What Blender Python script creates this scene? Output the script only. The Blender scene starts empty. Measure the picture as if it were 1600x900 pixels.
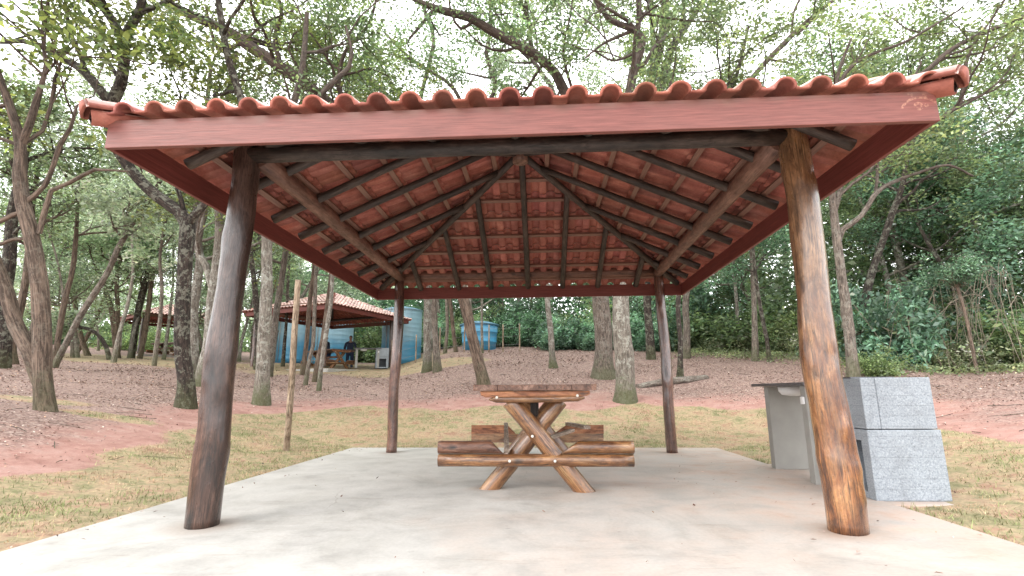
import bpy, bmesh, math, random, zlib
import numpy as np
from mathutils import Vector, Matrix

SC = bpy.context.scene
COL = SC.collection
RNG = np.random.default_rng(7)
random.seed(7)

# ------------------------------------------------------------------ camera model (also used to read places off the survey)
F_PX, PITCH, ROLL, YAW, CAM_H = 794.2637, .2017065, -.0057703, .0551379, 0.85
_cy, _sy = math.cos(YAW), math.sin(YAW)
FWD = np.array([-_sy*math.cos(PITCH), _cy*math.cos(PITCH), math.sin(PITCH)])
_right = np.array([_cy, _sy, 0.0]); _up = np.cross(_right, FWD)
RIGHT = math.cos(ROLL)*_right + math.sin(ROLL)*_up
UP = np.cross(RIGHT, FWD)
EYE = np.array([0, 0, CAM_H])

def sight(px, py):
    d = FWD*F_PX + RIGHT*(px-800) + UP*(450-py)
    return d/np.linalg.norm(d)

def p3(px, py, D):
    d = sight(px, py)
    return EYE + d*(D/float(d@FWD))

# ------------------------------------------------------------------ terrain
SL, SR, SB = -3.01, 2.66, 8.25
LX = [0,1,2,3,4.1,6,9,13,20,32,60,120,400]; LZ = [-.03,.02,.2,.42,.62,.80,1.15,1.6,2.28,3.2,6,10,14]
PX = [0,1,2,3,4,6,9,13,17,22,30,60,120,400]; PZ = [-.03,.02,.2,.42,.62,1.0,1.6,2.25,2.85,3.7,4.8,8,12,16]

RX = [0,1,2,3,4,6,9,13,22,40,400]; RZ = [-.03,.02,.2,.40,.58,.86,1.18,1.45,1.9,3.0,10]

def rect_d(x, y):
    dx = np.maximum(np.maximum(SL-x, x-SR), 0); dy = np.maximum(y-SB, 0)
    return np.sqrt(dx*dx+dy*dy)

def terr(x, y):
    x = np.asarray(x, float); y = np.asarray(y, float)
    d = rect_d(x, y)
    r = -x/np.maximum(y, 1); w = np.clip((r-.15)/.17, 0, 1); w = w*w*(3-2*w)
    z = np.interp(d, PX, PZ)*(1-w)+np.interp(d, LX, LZ)*w
    w2 = np.clip((x/np.maximum(y, 1)-.5)/.3, 0, 1); w2 = w2*w2*(3-2*w2)
    z = z*(1-w2)+np.interp(d, RX, RZ)*w2
    z = z + .03*np.sin(x*1.3+.7*y)*np.sin(y*.9-.4*x)*np.clip((d-1)/3, 0, 1) + .012*np.sin(3.1*x+1)*np.sin(2.7*y)*np.clip(d/1, 0, 1)
    ins = np.minimum(np.minimum(x-SL, SR-x), SB-y)
    return np.where((d <= 0), np.where(ins > .12, -.12, -.03), z)

def ground_at(px, py, dmax=90.0):
    d = sight(px, py); t = 1.0
    while t < dmax:
        p = EYE+d*t
        if p[2] <= float(terr(p[0], p[1])): return p, float(d@FWD)*t
        t += .04
    return None, None

def gz(x, y): return float(terr(x, y))

# ------------------------------------------------------------------ materials
def new_mat(name):
    m = bpy.data.materials.new(name); m.use_nodes = True
    nt = m.node_tree; nt.nodes.clear()
    out = nt.nodes.new('ShaderNodeOutputMaterial')
    b = nt.nodes.new('ShaderNodeBsdfPrincipled')
    nt.links.new(b.outputs[0], out.inputs[0])
    return m, nt, b, out

class NB:
    """small node helper"""
    def __init__(s, nt): s.nt = nt
    def n(s, t, **kw):
        x = s.nt.nodes.new(t)
        for k, v in kw.items(): setattr(x, k, v)
        return x
    def l(s, a, b): s.nt.links.new(a, b)
    def coords(s, kind='Object', scale=(1,1,1), attr=None):
        if attr:
            a = s.n('ShaderNodeAttribute'); a.attribute_name = attr; o = a.outputs['Vector']
        elif kind == 'Position':
            o = s.n('ShaderNodeNewGeometry').outputs['Position']
        else:
            o = s.n('ShaderNodeTexCoord').outputs[kind]
        m = s.n('ShaderNodeMapping'); m.inputs['Scale'].default_value = scale
        s.l(o, m.inputs['Vector']); return m.outputs[0]
    def noise(s, vec, scale, detail=4, rough=.55, dist=0):
        x = s.n('ShaderNodeTexNoise'); x.inputs['Scale'].default_value = scale
        x.inputs['Detail'].default_value = detail; x.inputs['Roughness'].default_value = rough
        x.inputs['Distortion'].default_value = dist
        s.l(vec, x.inputs['Vector']); return x.outputs['Fac']
    def ramp(s, fac, stops):
        r = s.n('ShaderNodeValToRGB'); e = r.color_ramp.elements
        while len(e) < len(stops): e.new(.5)
        for i, (p, c) in enumerate(stops):
            e[i].position = p; e[i].color = (c[0], c[1], c[2], 1) if not isinstance(c, (int, float)) else (c, c, c, 1)
        s.l(fac, r.inputs[0]); return r.outputs[0]
    def mix(s, fac, a, b, mode='MIX'):
        m = s.n('ShaderNodeMix', data_type='RGBA', blend_type=mode)
        for v, i in ((fac, 0), (a, 6), (b, 7)):
            if hasattr(v, 'is_output'): s.l(v, m.inputs[i])
            else: m.inputs[i].default_value = v if i == 0 else (v[0], v[1], v[2], 1)
        return m.outputs[2]
    def math(s, op, a, b=None, c=None):
        m = s.n('ShaderNodeMath', operation=op)
        for i, v in enumerate((a, b, c)):
            if v is None: continue
            if hasattr(v, 'is_output'): s.l(v, m.inputs[i])
            else: m.inputs[i].default_value = v
        return m.outputs[0]
    def bump(s, h, strength, dist=.02, bsdf=None):
        b = s.n('ShaderNodeBump'); b.inputs['Strength'].default_value = strength; b.inputs['Distance'].default_value = dist
        s.l(h, b.inputs['Height'])
        if bsdf is not None: s.l(b.outputs[0], bsdf.inputs['Normal'])
        return b.outputs[0]

def set_in(b, **kw):
    for k, v in kw.items():
        i = b.inputs[k.replace('_', ' ')]
        if isinstance(v, tuple): i.default_value = (*v, 1)
        else: i.default_value = v

def mat_log(name, cols, rough=.35, coat=.3, seed=0.0, knots=True, upper=None, con=1.0, ior=1.5):
    """peeled, varnished round timber; 'grain' holds (r cos, r sin, length)"""
    m, nt, b, out = new_mat(name); q = NB(nt)
    g = q.coords(attr='grain', scale=(1, 1, 1))
    oi = q.n('ShaderNodeObjectInfo')
    add = q.n('ShaderNodeVectorMath', operation='ADD'); q.l(g, add.inputs[0])
    cmb = q.n('ShaderNodeCombineXYZ'); q.l(q.math('MULTIPLY', oi.outputs['Random'], 37.0), cmb.inputs[2]); cmb.inputs[0].default_value = seed
    q.l(cmb.outputs[0], add.inputs[1]); v = add.outputs[0]
    def st(z):
        mp = q.n('ShaderNodeMapping'); mp.inputs['Scale'].default_value = (1, 1, z); q.l(v, mp.inputs[0]); return mp.outputs[0]
    n1 = q.noise(st(.22), 11, 7, .66, .8)
    n2 = q.noise(st(.045), 95, 4, .75)
    n3 = q.noise(st(.6), 4.5, 5, .65, .7)
    n4 = q.noise(st(.35), 26, 5, .7, .5)
    c = q.ramp(n1, [(.33, cols[0]), (.49, cols[1]), (.66, cols[2])])
    if upper is not None:
        sp = q.n('ShaderNodeSeparateXYZ'); q.l(g, sp.inputs[0])
        up = q.math('ADD', q.math('MULTIPLY', sp.outputs[2], .42), q.math('MULTIPLY', q.math('SUBTRACT', n3, .5), 1.6))
        up = q.ramp(up, [(.25, 0), (.72, .8)])
        c = q.mix(up, c, q.ramp(n1, [(.33, tuple(x*.55 for x in upper)), (.62, upper)]))
    fine = q.ramp(n2, [(.34, (.42,.38,.35)), (.6, (1.12,1.1,1.08))])
    c = q.mix(.7*con, c, fine, 'MULTIPLY')
    c = q.mix(.75*con, c, q.ramp(n4, [(.36, (.34,.29,.26)), (.50, (1,1,1))]), 'MULTIPLY')
    c = q.mix(.7*con, c, q.ramp(n3, [(.40, (.36,.31,.28)), (.56, (1,1,1))]), 'MULTIPLY')
    n5 = q.noise(st(.035), 34, 3, .6, .3)
    ck = q.ramp(n5, [(.465, 1), (.492, .12), (.508, .12), (.535, 1)])
    c = q.mix(q.math('MULTIPLY', .85*con, q.ramp(n3, [(.42, .15), (.56, 1)])), c, ck, 'MULTIPLY')
    vo = q.n('ShaderNodeTexVoronoi'); vo.inputs['Scale'].default_value = 5.0; q.l(st(.55), vo.inputs['Vector'])
    k = q.ramp(vo.outputs['Distance'], [(.04, .1), (.16, 1)])
    c = q.mix(.8 if knots else .3, c, k, 'MULTIPLY')
    q.l(c, b.inputs['Base Color'])
    r = q.ramp(n4, [(.3, rough*1.4), (.7, rough*.75)]); q.l(r, b.inputs['Roughness'])
    b.inputs['Coat Weight'].default_value = coat; b.inputs['Coat Roughness'].default_value = .2; b.inputs['Coat IOR'].default_value = ior
    h = q.math('ADD', q.math('MULTIPLY', n2, .3), q.math('ADD', q.math('MULTIPLY', n4, .8), q.math('ADD', n1, q.math('MULTIPLY', k, .5))))
    q.bump(h, .6, .016, b)
    return m

def mat_paint_wood(name, col, worn=.5, mark=None):
    m, nt, b, out = new_mat(name); q = NB(nt)
    v = q.coords(attr='grain')
    mp = q.n('ShaderNodeMapping'); mp.inputs['Scale'].default_value = (1, 1, .045); q.l(v, mp.inputs[0])
    n1 = q.noise(mp.outputs[0], 90, 5, .7)
    n2 = q.noise(v, 1.7, 5, .6, .5)
    c0 = tuple(x*.62 for x in col); c1 = tuple(min(1, x*1.22+.014) for x in col)
    c = q.ramp(n1, [(.3, c0), (.68, c1)])
    w = q.ramp(n2, [(.45, 0), (.75, 1)])
    c = q.mix(q.math('MULTIPLY', w, worn), c, (col[0]*1.05+.02, col[1]*1.4+.02, col[2]*1.4+.02))
    if mark is not None:                      # pale hand-drawn arc and two dots left on the board's end
        pos = q.n('ShaderNodeNewGeometry').outputs['Position']
        sep = q.n('ShaderNodeSeparateXYZ'); q.l(pos, sep.inputs[0])
        tot = None
        def ringmask(cx, cz, R, w_, up=False):
            dx = q.math('SUBTRACT', sep.outputs[0], cx); dz = q.math('SUBTRACT', sep.outputs[2], cz)
            d = q.math('SQRT', q.math('ADD', q.math('MULTIPLY', dx, dx), q.math('MULTIPLY', dz, dz)))
            e = q.math('ABSOLUTE', q.math('SUBTRACT', d, R))
            mk = q.math('LESS_THAN', e, w_)
            if up: mk = q.math('MULTIPLY', mk, q.math('GREATER_THAN', dz, R*.45))
            return mk
        x0, z0 = mark
        for a in (ringmask(x0, z0-.075, .115, .007, True), ringmask(x0-.012, z0-.012, .018, .008), ringmask(x0+.03, z0-.008, .004, .008),
                  ringmask(x0-.045, z0+.06, .006, .01), ringmask(x0+.03, z0+.055, .004, .009)):
            tot = a if tot is None else q.math('MAXIMUM', tot, a)
        tot = q.math('MULTIPLY', tot, q.ramp(q.noise(pos, 60, 3), [(.40, .0), (.62, .38)]))
        c = q.mix(tot, c, (.62, .33, .22))
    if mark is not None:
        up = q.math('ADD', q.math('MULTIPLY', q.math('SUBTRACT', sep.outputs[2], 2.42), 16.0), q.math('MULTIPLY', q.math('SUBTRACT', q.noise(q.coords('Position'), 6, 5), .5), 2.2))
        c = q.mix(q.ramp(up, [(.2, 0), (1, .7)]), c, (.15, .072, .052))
    q.l(c, b.inputs['Base Color']); b.inputs['Roughness'].default_value = .5
    q.bump(n1, .4, .005, b)
    return m

def mat_tile():
    m, nt, b, out = new_mat('terracotta'); q = NB(nt)
    a = q.n('ShaderNodeAttribute'); a.attribute_name = 'tint'
    v = q.coords('Position')
    n1 = q.noise(v, 7, 6, .65); n2 = q.noise(v, 60, 3)
    c = q.ramp(n1, [(.3, (.29, .088, .063)), (.55, (.41, .142, .105)), (.75, (.51, .225, .175))])
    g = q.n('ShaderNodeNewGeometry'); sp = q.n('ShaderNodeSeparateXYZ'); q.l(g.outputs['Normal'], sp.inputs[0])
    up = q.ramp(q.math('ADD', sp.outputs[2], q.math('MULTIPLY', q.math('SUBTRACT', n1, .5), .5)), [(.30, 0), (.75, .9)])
    c = q.mix(up, c, (.80, .62, .56))          # brightness of sky light painted into the colour of up-facing tile
    c = q.mix(.95, c, a.outputs['Color'], 'MULTIPLY')
    c = q.mix(.35, c, q.ramp(n2, [(.3, .55), (.7, 1.2)]), 'MULTIPLY')
    q.l(c, b.inputs['Base Color']); b.inputs['Roughness'].default_value = .75
    q.bump(n2, .25, .004, b)
    return m

def mat_concrete(name, base=(.46,.445,.42), stain=(.45,.29,.21), scale=1.0, stainamt=.7):
    m, nt, b, out = new_mat(name); q = NB(nt)
    v = q.coords('Position')
    n1 = q.noise(v, .55*scale, 6, .62, .3); n2 = q.noise(v, 3.2*scale, 7, .65); n3 = q.noise(v, 45*scale, 4, .6)
    c = q.ramp(n2, [(.3, tuple(x*.80 for x in base)), (.5, base), (.72, tuple(min(.85, x*1.12) for x in base))])
    sep = q.n('ShaderNodeSeparateXYZ'); q.l(v, sep.inputs[0])
    edge = q.math('MULTIPLY', q.math('ADD', q.math('MULTIPLY', sep.outputs[0], .13), .12), .9)   # red earth is washed on to the right half
    f = q.math('ADD', n1, edge)
    st = q.ramp(f, [(.52, 0), (.85, 1)])
    st = q.math('MULTIPLY', q.math('MULTIPLY', st, q.ramp(n2, [(.3, .2), (.65, 1)])), stainamt)
    c = q.mix(st, c, stain)
    g = q.noise(v, 1.3*scale, 5, .7, 1.0)
    c = q.mix(.8, c, q.ramp(g, [(.32, (.80,.79,.77)), (.52, (1,1,1))]), 'MULTIPLY')
    sp = q.ramp(q.noise(v, 16*scale, 3, .5), [(.22, .62), (.32, 1)])
    c = q.mix(.6, c, sp, 'MULTIPLY')
    c = q.mix(.3, c, q.ramp(n3, [(.3, .7), (.7, 1.1)]), 'MULTIPLY')
    # trowel arcs, hair cracks and wind-blown dirt
    w1 = q.noise(q.coords('Position', (.8, 6.5, 1)), 2.4*scale, 5, .65, 1.4)
    c = q.mix(.55, c, q.ramp(w1, [(.30, (.80,.74,.69)), (.42, (1,1,1)), (.62, (1,1,1)), (.75, (1.06,1.05,1.04))]), 'MULTIPLY')
    vc = q.n('ShaderNodeTexVoronoi', feature='DISTANCE_TO_EDGE'); vc.inputs['Scale'].default_value = .42
    dv = q.n('ShaderNodeVectorMath', operation='ADD'); q.l(v, dv.inputs[0])
    nc = q.n('ShaderNodeTexNoise'); nc.inputs['Scale'].default_value = 2.5; nc.inputs['Detail'].default_value = 6; q.l(v, nc.inputs['Vector'])
    sc_ = q.n('ShaderNodeVectorMath', operation='SCALE'); q.l(nc.outputs['Color'], sc_.inputs[0]); sc_.inputs[3].default_value = .35
    q.l(sc_.outputs[0], dv.inputs[1]); q.l(dv.outputs[0], vc.inputs['Vector'])
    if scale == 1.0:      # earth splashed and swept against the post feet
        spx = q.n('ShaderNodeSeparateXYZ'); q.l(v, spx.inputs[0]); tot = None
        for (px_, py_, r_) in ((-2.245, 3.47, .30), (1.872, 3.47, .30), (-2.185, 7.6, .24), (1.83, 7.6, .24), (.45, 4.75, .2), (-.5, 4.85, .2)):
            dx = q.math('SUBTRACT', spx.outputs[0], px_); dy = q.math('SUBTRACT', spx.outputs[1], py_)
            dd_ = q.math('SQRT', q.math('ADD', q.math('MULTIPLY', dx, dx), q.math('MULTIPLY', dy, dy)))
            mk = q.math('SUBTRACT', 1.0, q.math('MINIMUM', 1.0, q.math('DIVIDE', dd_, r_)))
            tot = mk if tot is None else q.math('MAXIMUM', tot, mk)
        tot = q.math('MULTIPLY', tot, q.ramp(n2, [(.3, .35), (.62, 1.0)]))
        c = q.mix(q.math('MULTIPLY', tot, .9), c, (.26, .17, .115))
    cr = q.math('MULTIPLY', q.ramp(vc.outputs['Distance'], [(.0, 1), (.0022, 0)]), q.ramp(n1, [(.5, 0), (.6, .45)]))
    c = q.mix(cr, c, (.22, .18, .15))
    q.l(c, b.inputs['Base Color'])
    q.l(q.ramp(n2, [(.3, .55), (.7, .8)]), b.inputs['Roughness'])
    q.bump(q.math('ADD', n3, q.math('MULTIPLY', n2, 2)), .15, .006, b)
    return m

def mat_granulated():
    m, nt, b, out = new_mat('granulated_block'); q = NB(nt)
    v = q.coords('Object')
    n = q.noise(v, 95, 3, .6); n2 = q.noise(v, 4, 4)
    c = q.ramp(n, [(.28, (.16, .18, .205)), (.42, (.28, .315, .355)), (.62, (.36, .40, .445)), (.78, (.5, .545, .59))])
    c = q.mix(.5, c, q.ramp(n2, [(.3, .8), (.7, 1.1)]), 'MULTIPLY')
    sep = q.n('ShaderNodeSeparateXYZ'); q.l(v, sep.inputs[0])
    fr = q.math('FRACT', q.math('MULTIPLY', sep.outputs[2], 12.5))
    line = q.math('LESS_THAN', fr, .07)
    c = q.mix(q.math('MULTIPLY', line, .3), c, (.16, .18, .2))
    q.l(c, b.inputs['Base Color']); b.inputs['Roughness'].default_value = .6
    c = q.mix(.6, c, q.ramp(q.noise(v, 7, 6, .7, .5), [(.30, (.76,.75,.74)), (.5, (1,1,1))]), 'MULTIPLY'); q.l(c, b.inputs['Base Color'])
    q.bump(q.math('SUBTRACT', q.math('ADD', n, q.noise(v, 30, 4)), line), .5, .005, b)
    return m

def mat_plain(name, col, rough=.6, metal=0, nscale=8, var=.25):
    m, nt, b, out = new_mat(name); q = NB(nt)
    n = q.noise(q.coords('Object'), nscale, 5, .6)
    c = q.ramp(n, [(.3, tuple(x*(1-var) for x in col)), (.7, tuple(min(1, x*(1+var)) for x in col))])
    q.l(c, b.inputs['Base Color']); b.inputs['Roughness'].default_value = rough; b.inputs['Metallic'].default_value = metal
    return m

def mat_tank(name, lo, hi, zsplit, zsoft):
    m, nt, b, out = new_mat(name); q = NB(nt)
    v = q.coords('Object'); sep = q.n('ShaderNodeSeparateXYZ'); q.l(v, sep.inputs[0])
    n = q.noise(v, 1.5, 4)
    f = q.math('ADD', q.math('DIVIDE', q.math('SUBTRACT', sep.outputs[2], zsplit), zsoft), q.math('MULTIPLY', q.math('SUBTRACT', n, .5), 1.2))
    c = q.ramp(f, [(0, lo), (1, hi)])
    c = q.mix(.6, c, q.ramp(q.noise(q.coords('Object', (1,1,.12)), 3, 5), [(.3, .75), (.7, 1.08)]), 'MULTIPLY')
    q.l(c, b.inputs['Base Color']); b.inputs['Roughness'].default_value = .35
    return m

def mat_bark(name, c0, c1, lichen, lich=.5, moss=.5, vstretch=.18, darkabove=None):
    m, nt, b, out = new_mat(name); q = NB(nt)
    v = q.coords(attr='grain'); oi = q.n('ShaderNodeObjectInfo')
    off = q.n('ShaderNodeCombineXYZ'); q.l(q.math('MULTIPLY', oi.outputs['Random'], 53.0), off.inputs[2])
    add = q.n('ShaderNodeVectorMath', operation='ADD'); q.l(v, add.inputs[0]); q.l(off.outputs[0], add.inputs[1]); v = add.outputs[0]
    mp = q.n('ShaderNodeMapping'); mp.inputs['Scale'].default_value = (1, 1, vstretch); q.l(v, mp.inputs[0])
    n1 = q.noise(mp.outputs[0], 30, 6, .75, .6)
    n2 = q.noise(v, 6, 6, .7, .5); n3 = q.noise(v, 21, 5, .75)
    c = q.ramp(n1, [(.34, tuple(x*.55 for x in c0)), (.45, c0), (.60, c1), (.72, tuple(x*1.3 for x in c1))])
    lm = q.ramp(q.math('ADD', q.math('MULTIPLY', n2, .6), q.math('MULTIPLY', n3, .4)), [(.51, 0), (.56, 1)])
    c = q.mix(q.math('MULTIPLY', lm, lich), c, lichen)
    sep = q.n('ShaderNodeSeparateXYZ'); q.l(q.coords('Object'), sep.inputs[0])
    low = q.math('SUBTRACT', 1.0, q.math('DIVIDE', sep.outputs[2], 1.1))
    mm = q.ramp(q.math('ADD', q.math('MULTIPLY', low, .45), q.math('MULTIPLY', n2, .8)), [(.60, 0), (.8, 1)])
    c = q.mix(q.math('MULTIPLY', mm, moss), c, (.085, .095, .035))
    if darkabove is not None:      # bark colour turns darker with height above the base
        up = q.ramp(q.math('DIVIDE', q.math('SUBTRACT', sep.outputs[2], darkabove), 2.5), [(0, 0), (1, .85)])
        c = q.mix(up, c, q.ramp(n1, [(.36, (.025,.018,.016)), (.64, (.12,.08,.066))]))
    c = q.mix(.5, c, q.ramp(oi.outputs['Random'], [(0, (.8,.78,.78)), (1, (1.15,1.15,1.12))]), 'MULTIPLY')
    q.l(c, b.inputs['Base Color']); b.inputs['Roughness'].default_value = .9
    q.bump(q.math('ADD', n1, q.math('MULTIPLY', n3, .6)), 1.0, .035, b)
    return m

def mat_leaf(name, trans=.5, gain=1.0):
    m = bpy.data.materials.new(name); m.use_nodes = True
    nt = m.node_tree; nt.nodes.clear(); q = NB(nt)
    out = q.n('ShaderNodeOutputMaterial')
    a = q.n('ShaderNodeAttribute'); a.attribute_name = 'tint'
    oi = q.n('ShaderNodeObjectInfo')
    hs = q.n('ShaderNodeHueSaturation'); q.l(a.outputs['Color'], hs.inputs['Color'])
    q.l(q.math('ADD', .487, q.math('MULTIPLY', oi.outputs['Random'], .03)), hs.inputs['Hue'])
    q.l(q.math('MULTIPLY', gain, q.math('ADD', .85, q.math('MULTIPLY', oi.outputs['Random'], .35))), hs.inputs['Value'])
    d = q.n('ShaderNodeBsdfDiffuse'); t = q.n('ShaderNodeBsdfTranslucent'); g = q.n('ShaderNodeBsdfGlossy'); g.inputs['Roughness'].default_value = .45
    q.l(hs.outputs[0], d.inputs[0])
    tc = q.mix(1.0, hs.outputs[0], (1.12, 1.14, .86), 'MULTIPLY'); q.l(tc, t.inputs[0])
    mx = q.n('ShaderNodeMixShader'); mx.inputs[0].default_value = trans; q.l(d.outputs[0], mx.inputs[1]); q.l(t.outputs[0], mx.inputs[2])
    mg = q.n('ShaderNodeMixShader'); mg.inputs[0].default_value = .05; q.l(mx.outputs[0], mg.inputs[1]); q.l(g.outputs[0], mg.inputs[2])
    q.l(mg.outputs[0], out.inputs[0])
    return m

def mat_tint(name, rough=.9):
    m, nt, b, out = new_mat(name); q = NB(nt)
    a = q.n('ShaderNodeAttribute'); a.attribute_name = 'tint'
    n = q.noise(q.coords('Position'), 30, 3)
    q.l(q.mix(.4, a.outputs['Color'], q.ramp(n, [(.3, .7), (.7, 1.2)]), 'MULTIPLY'), b.inputs['Base Color'])
    b.inputs['Roughness'].default_value = rough
    return m

def mat_ground():
    m, nt, b, out = new_mat('earth'); q = NB(nt)
    v = q.coords('Position')
    zg = q.n('ShaderNodeAttribute'); zg.attribute_name = 'zone'      # r: turf, g: leaf litter
    sep = q.n('ShaderNodeSeparateColor'); q.l(zg.outputs['Color'], sep.inputs[0])
    n0 = q.noise(v, .8, 6, .65, .3); n1 = q.noise(v, 3.5, 7, .7); n2 = q.noise(v, 22, 5, .7); n3 = q.noise(v, 90, 3, .6)
    dirt = q.ramp(n1, [(.3, (.26, .125, .10)), (.5, (.36, .20, .165)), (.7, (.44, .28, .24))])
    vo = q.n('ShaderNodeTexVoronoi'); vo.inputs['Scale'].default_value = 34; vo.inputs['Randomness'].default_value = 1; q.l(v, vo.inputs['Vector'])
    lit = q.ramp(vo.outputs['Color'], [(.15, (.16, .095, .078)), (.4, (.24, .15, .125)), (.62, (.31, .21, .175)), (.85, (.42, .32, .275))])
    lit = q.mix(.6, lit, q.ramp(n2, [(.3, .5), (.7, 1.25)]), 'MULTIPLY')
    lf = q.ramp(q.math('ADD', q.math('MULTIPLY', n1, .7), q.math('MULTIPLY', sep.outputs[1], .75)), [(.48, 0), (.78, 1)])
    c = q.mix(lf, dirt, lit)
    turf = q.ramp(n1, [(.30, (.16, .16, .07)), (.42, (.27, .24, .125)), (.52, (.40, .30, .185)), (.64, (.33, .19, .125))])
    turf = q.mix(.65, turf, q.ramp(n2, [(.3, .45), (.7, 1.25)]), 'MULTIPLY')
    tf = q.ramp(q.math('ADD', sep.outputs[0], q.math('MULTIPLY', q.math('SUBTRACT', n2, .5), .7)), [(.42, 0), (.6, 1)])
    c = q.mix(tf, c, turf)
    c = q.mix(.5, c, q.ramp(n0, [(.3, (.74,.72,.72)), (.65, (1.12,1.1,1.1))]), 'MULTIPLY')
    c = q.mix(.3, c, q.ramp(n3, [(.3, .6), (.7, 1.25)]), 'MULTIPLY')
    q.l(c, b.inputs['Base Color']); b.inputs['Roughness'].default_value = .95
    q.bump(q.math('ADD', q.math('MULTIPLY', n1, 2), q.math('ADD', n2, q.math('MULTIPLY', n3, .4))), .4, .03, b)
    return m

M = {}
M['post_dark'] = mat_log('post_dark', ((.022,.011,.009), (.075,.035,.024), (.17,.095,.07)), .32, .7, 1.0, True, (.11,.07,.058), 1.0, 1.5)
M['post_honey'] = mat_log('post_honey', ((.045,.014,.006), (.26,.095,.028), (.46,.23,.09)), .3, 1.0, 5.0, True, (.42,.25,.135), 1.0, 1.6)
M['post_red'] = mat_log('post_red', ((.05,.02,.014), (.14,.055,.036), (.23,.11,.075)), .30, 1.0, 9.0, True, None, 1.0, 1.7)
M['beam_dark'] = mat_log('beam_dark', ((.022,.015,.012), (.05,.033,.027), (.09,.062,.052)), .5, .1, 3.0)
M['beam_red'] = mat_log('beam_red', ((.11,.05,.035), (.20,.095,.066), (.28,.15,.11)), .5, .1, 4.0, True, None, .55)
M['rafter'] = mat_log('rafter', ((.022,.015,.012), (.055,.035,.028), (.11,.075,.06)), .55, .05, 6.0, False, None, .6)
M['table_log'] = mat_log('table_log', ((.13,.048,.018), (.32,.145,.055), (.48,.28,.13)), .33, .9, 7.0, True, None, .95, 1.5)
M['table_plank'] = mat_log('table_plank', ((.16,.07,.045), (.26,.13,.085), (.38,.23,.17)), .4, .2, 8.0)
M['table_sawn'] = mat_log('table_sawn', ((.30,.10,.04), (.44,.175,.075), (.54,.26,.13)), .45, .1, 2.0)
M['raw_slat'] = mat_log('raw_slat', ((.34,.26,.20), (.46,.37,.30), (.58,.49,.42)), .6, 0, 3.3, False)
M['stake'] = mat_log('stake', ((.30,.22,.15), (.46,.36,.26), (.58,.48,.37)), .7, 0, 3.7, False)
M['fascia'] = mat_paint_wood('fascia_paint', (.17, .045, .034), .3, mark=(2.125, 2.40))
M['fascia_dark'] = mat_paint_wood('fascia_red', (.17, .034, .026), .2)
M['batten'] = mat_paint_wood('batten_wood', (.20, .095, .068), .3)
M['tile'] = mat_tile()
M['slab'] = mat_concrete('slab_concrete')
M['panel'] = mat_plain('panel_concrete', (.33,.325,.305), .8, 0, 3, .12)
M['granite'] = mat_plain('dark_granite', (.09,.09,.10), .3, 0, 60, .5)
M['granul'] = mat_granulated()
M['soot'] = mat_plain('grey_recess', (.13,.14,.155), .8)
M['white'] = mat_plain('white_plastic', (.78,.78,.78), .4, 0, 5, .05)
M['bolt'] = mat_plain('pale_bolt', (.72,.70,.64), .4, .2, 10, .1)
M['tank'] = mat_tank('tank_blue', (.07,.27,.43), (.30,.48,.58), .9, .8)
M['tank_b'] = mat_tank('tank_blue_deep', (.07,.33,.56), (.20,.44,.66), .5, 1.2)
M['tank_lid'] = mat_plain('tank_lid', (.13,.27,.38), .5)
M['bark_lichen'] = mat_bark('bark_lichen', (.15,.13,.11), (.33,.30,.26), (.46,.47,.42), .75, .8)
M['bark_grey'] = mat_bark('bark_grey', (.11,.09,.075), (.29,.245,.205), (.38,.38,.33), .45, .6)
M['bark_brown'] = mat_bark('bark_brown', (.085,.06,.045), (.26,.19,.145), (.36,.32,.26), .25, .4, .1)
M['bark_dark'] = mat_bark('bark_dark', (.022,.017,.014), (.085,.062,.052), (.30,.31,.25), .6, .5)
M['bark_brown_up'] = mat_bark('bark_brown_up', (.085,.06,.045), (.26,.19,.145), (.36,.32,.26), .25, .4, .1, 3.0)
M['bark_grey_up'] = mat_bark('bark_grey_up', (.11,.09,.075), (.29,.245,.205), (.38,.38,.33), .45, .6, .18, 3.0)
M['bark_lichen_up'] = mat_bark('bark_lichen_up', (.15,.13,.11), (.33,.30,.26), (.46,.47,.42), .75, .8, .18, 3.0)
M['leaf'] = mat_leaf('leaf')
M['leaf_dull'] = mat_leaf('leaf_dull', .3)
M['litter'] = mat_tint('litter')
M['blade'] = mat_tint('blade')
M['skin'] = mat_plain('skin', (.28,.15,.10), .5)
M['cloth_navy'] = mat_plain('cloth_navy', (.018,.026,.05), .85, 0, 20)
M['cloth_jean'] = mat_plain('cloth_jean', (.02,.03,.065), .85, 0, 20)
M['hair'] = mat_plain('hair', (.012,.01,.009), .6)
M['yellow'] = mat_plain('yellow_paint', (.70,.42,.04), .5)
M['wire'] = mat_plain('wire', (.3,.3,.3), .5, .6)
M['vine'] = mat_plain('vine_bark', (.24,.20,.155), .9)
M['earth'] = mat_ground()

# ------------------------------------------------------------------ object helpers
def tag(o, label=None, cat=None, group=None, kind=None):
    if label: o['label'] = label
    if cat: o['category'] = cat
    if group: o['group'] = group
    if kind: o['kind'] = kind
    return o

def thing(name, label, cat, loc, group=None):
    o = bpy.data.objects.new(name, None); COL.objects.link(o)
    o.location = loc; o.empty_display_size = .1
    return tag(o, label, cat, group)

def copy_tree(root, keep=None):
    r = root.copy(); COL.objects.link(r)
    for ch in list(root.children):
        if keep is not None and not keep(ch): continue
        c = ch.copy(); COL.objects.link(c); c.parent = r
        for g in ch.children:
            d = g.copy(); COL.objects.link(d); d.parent = c
    return r

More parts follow.
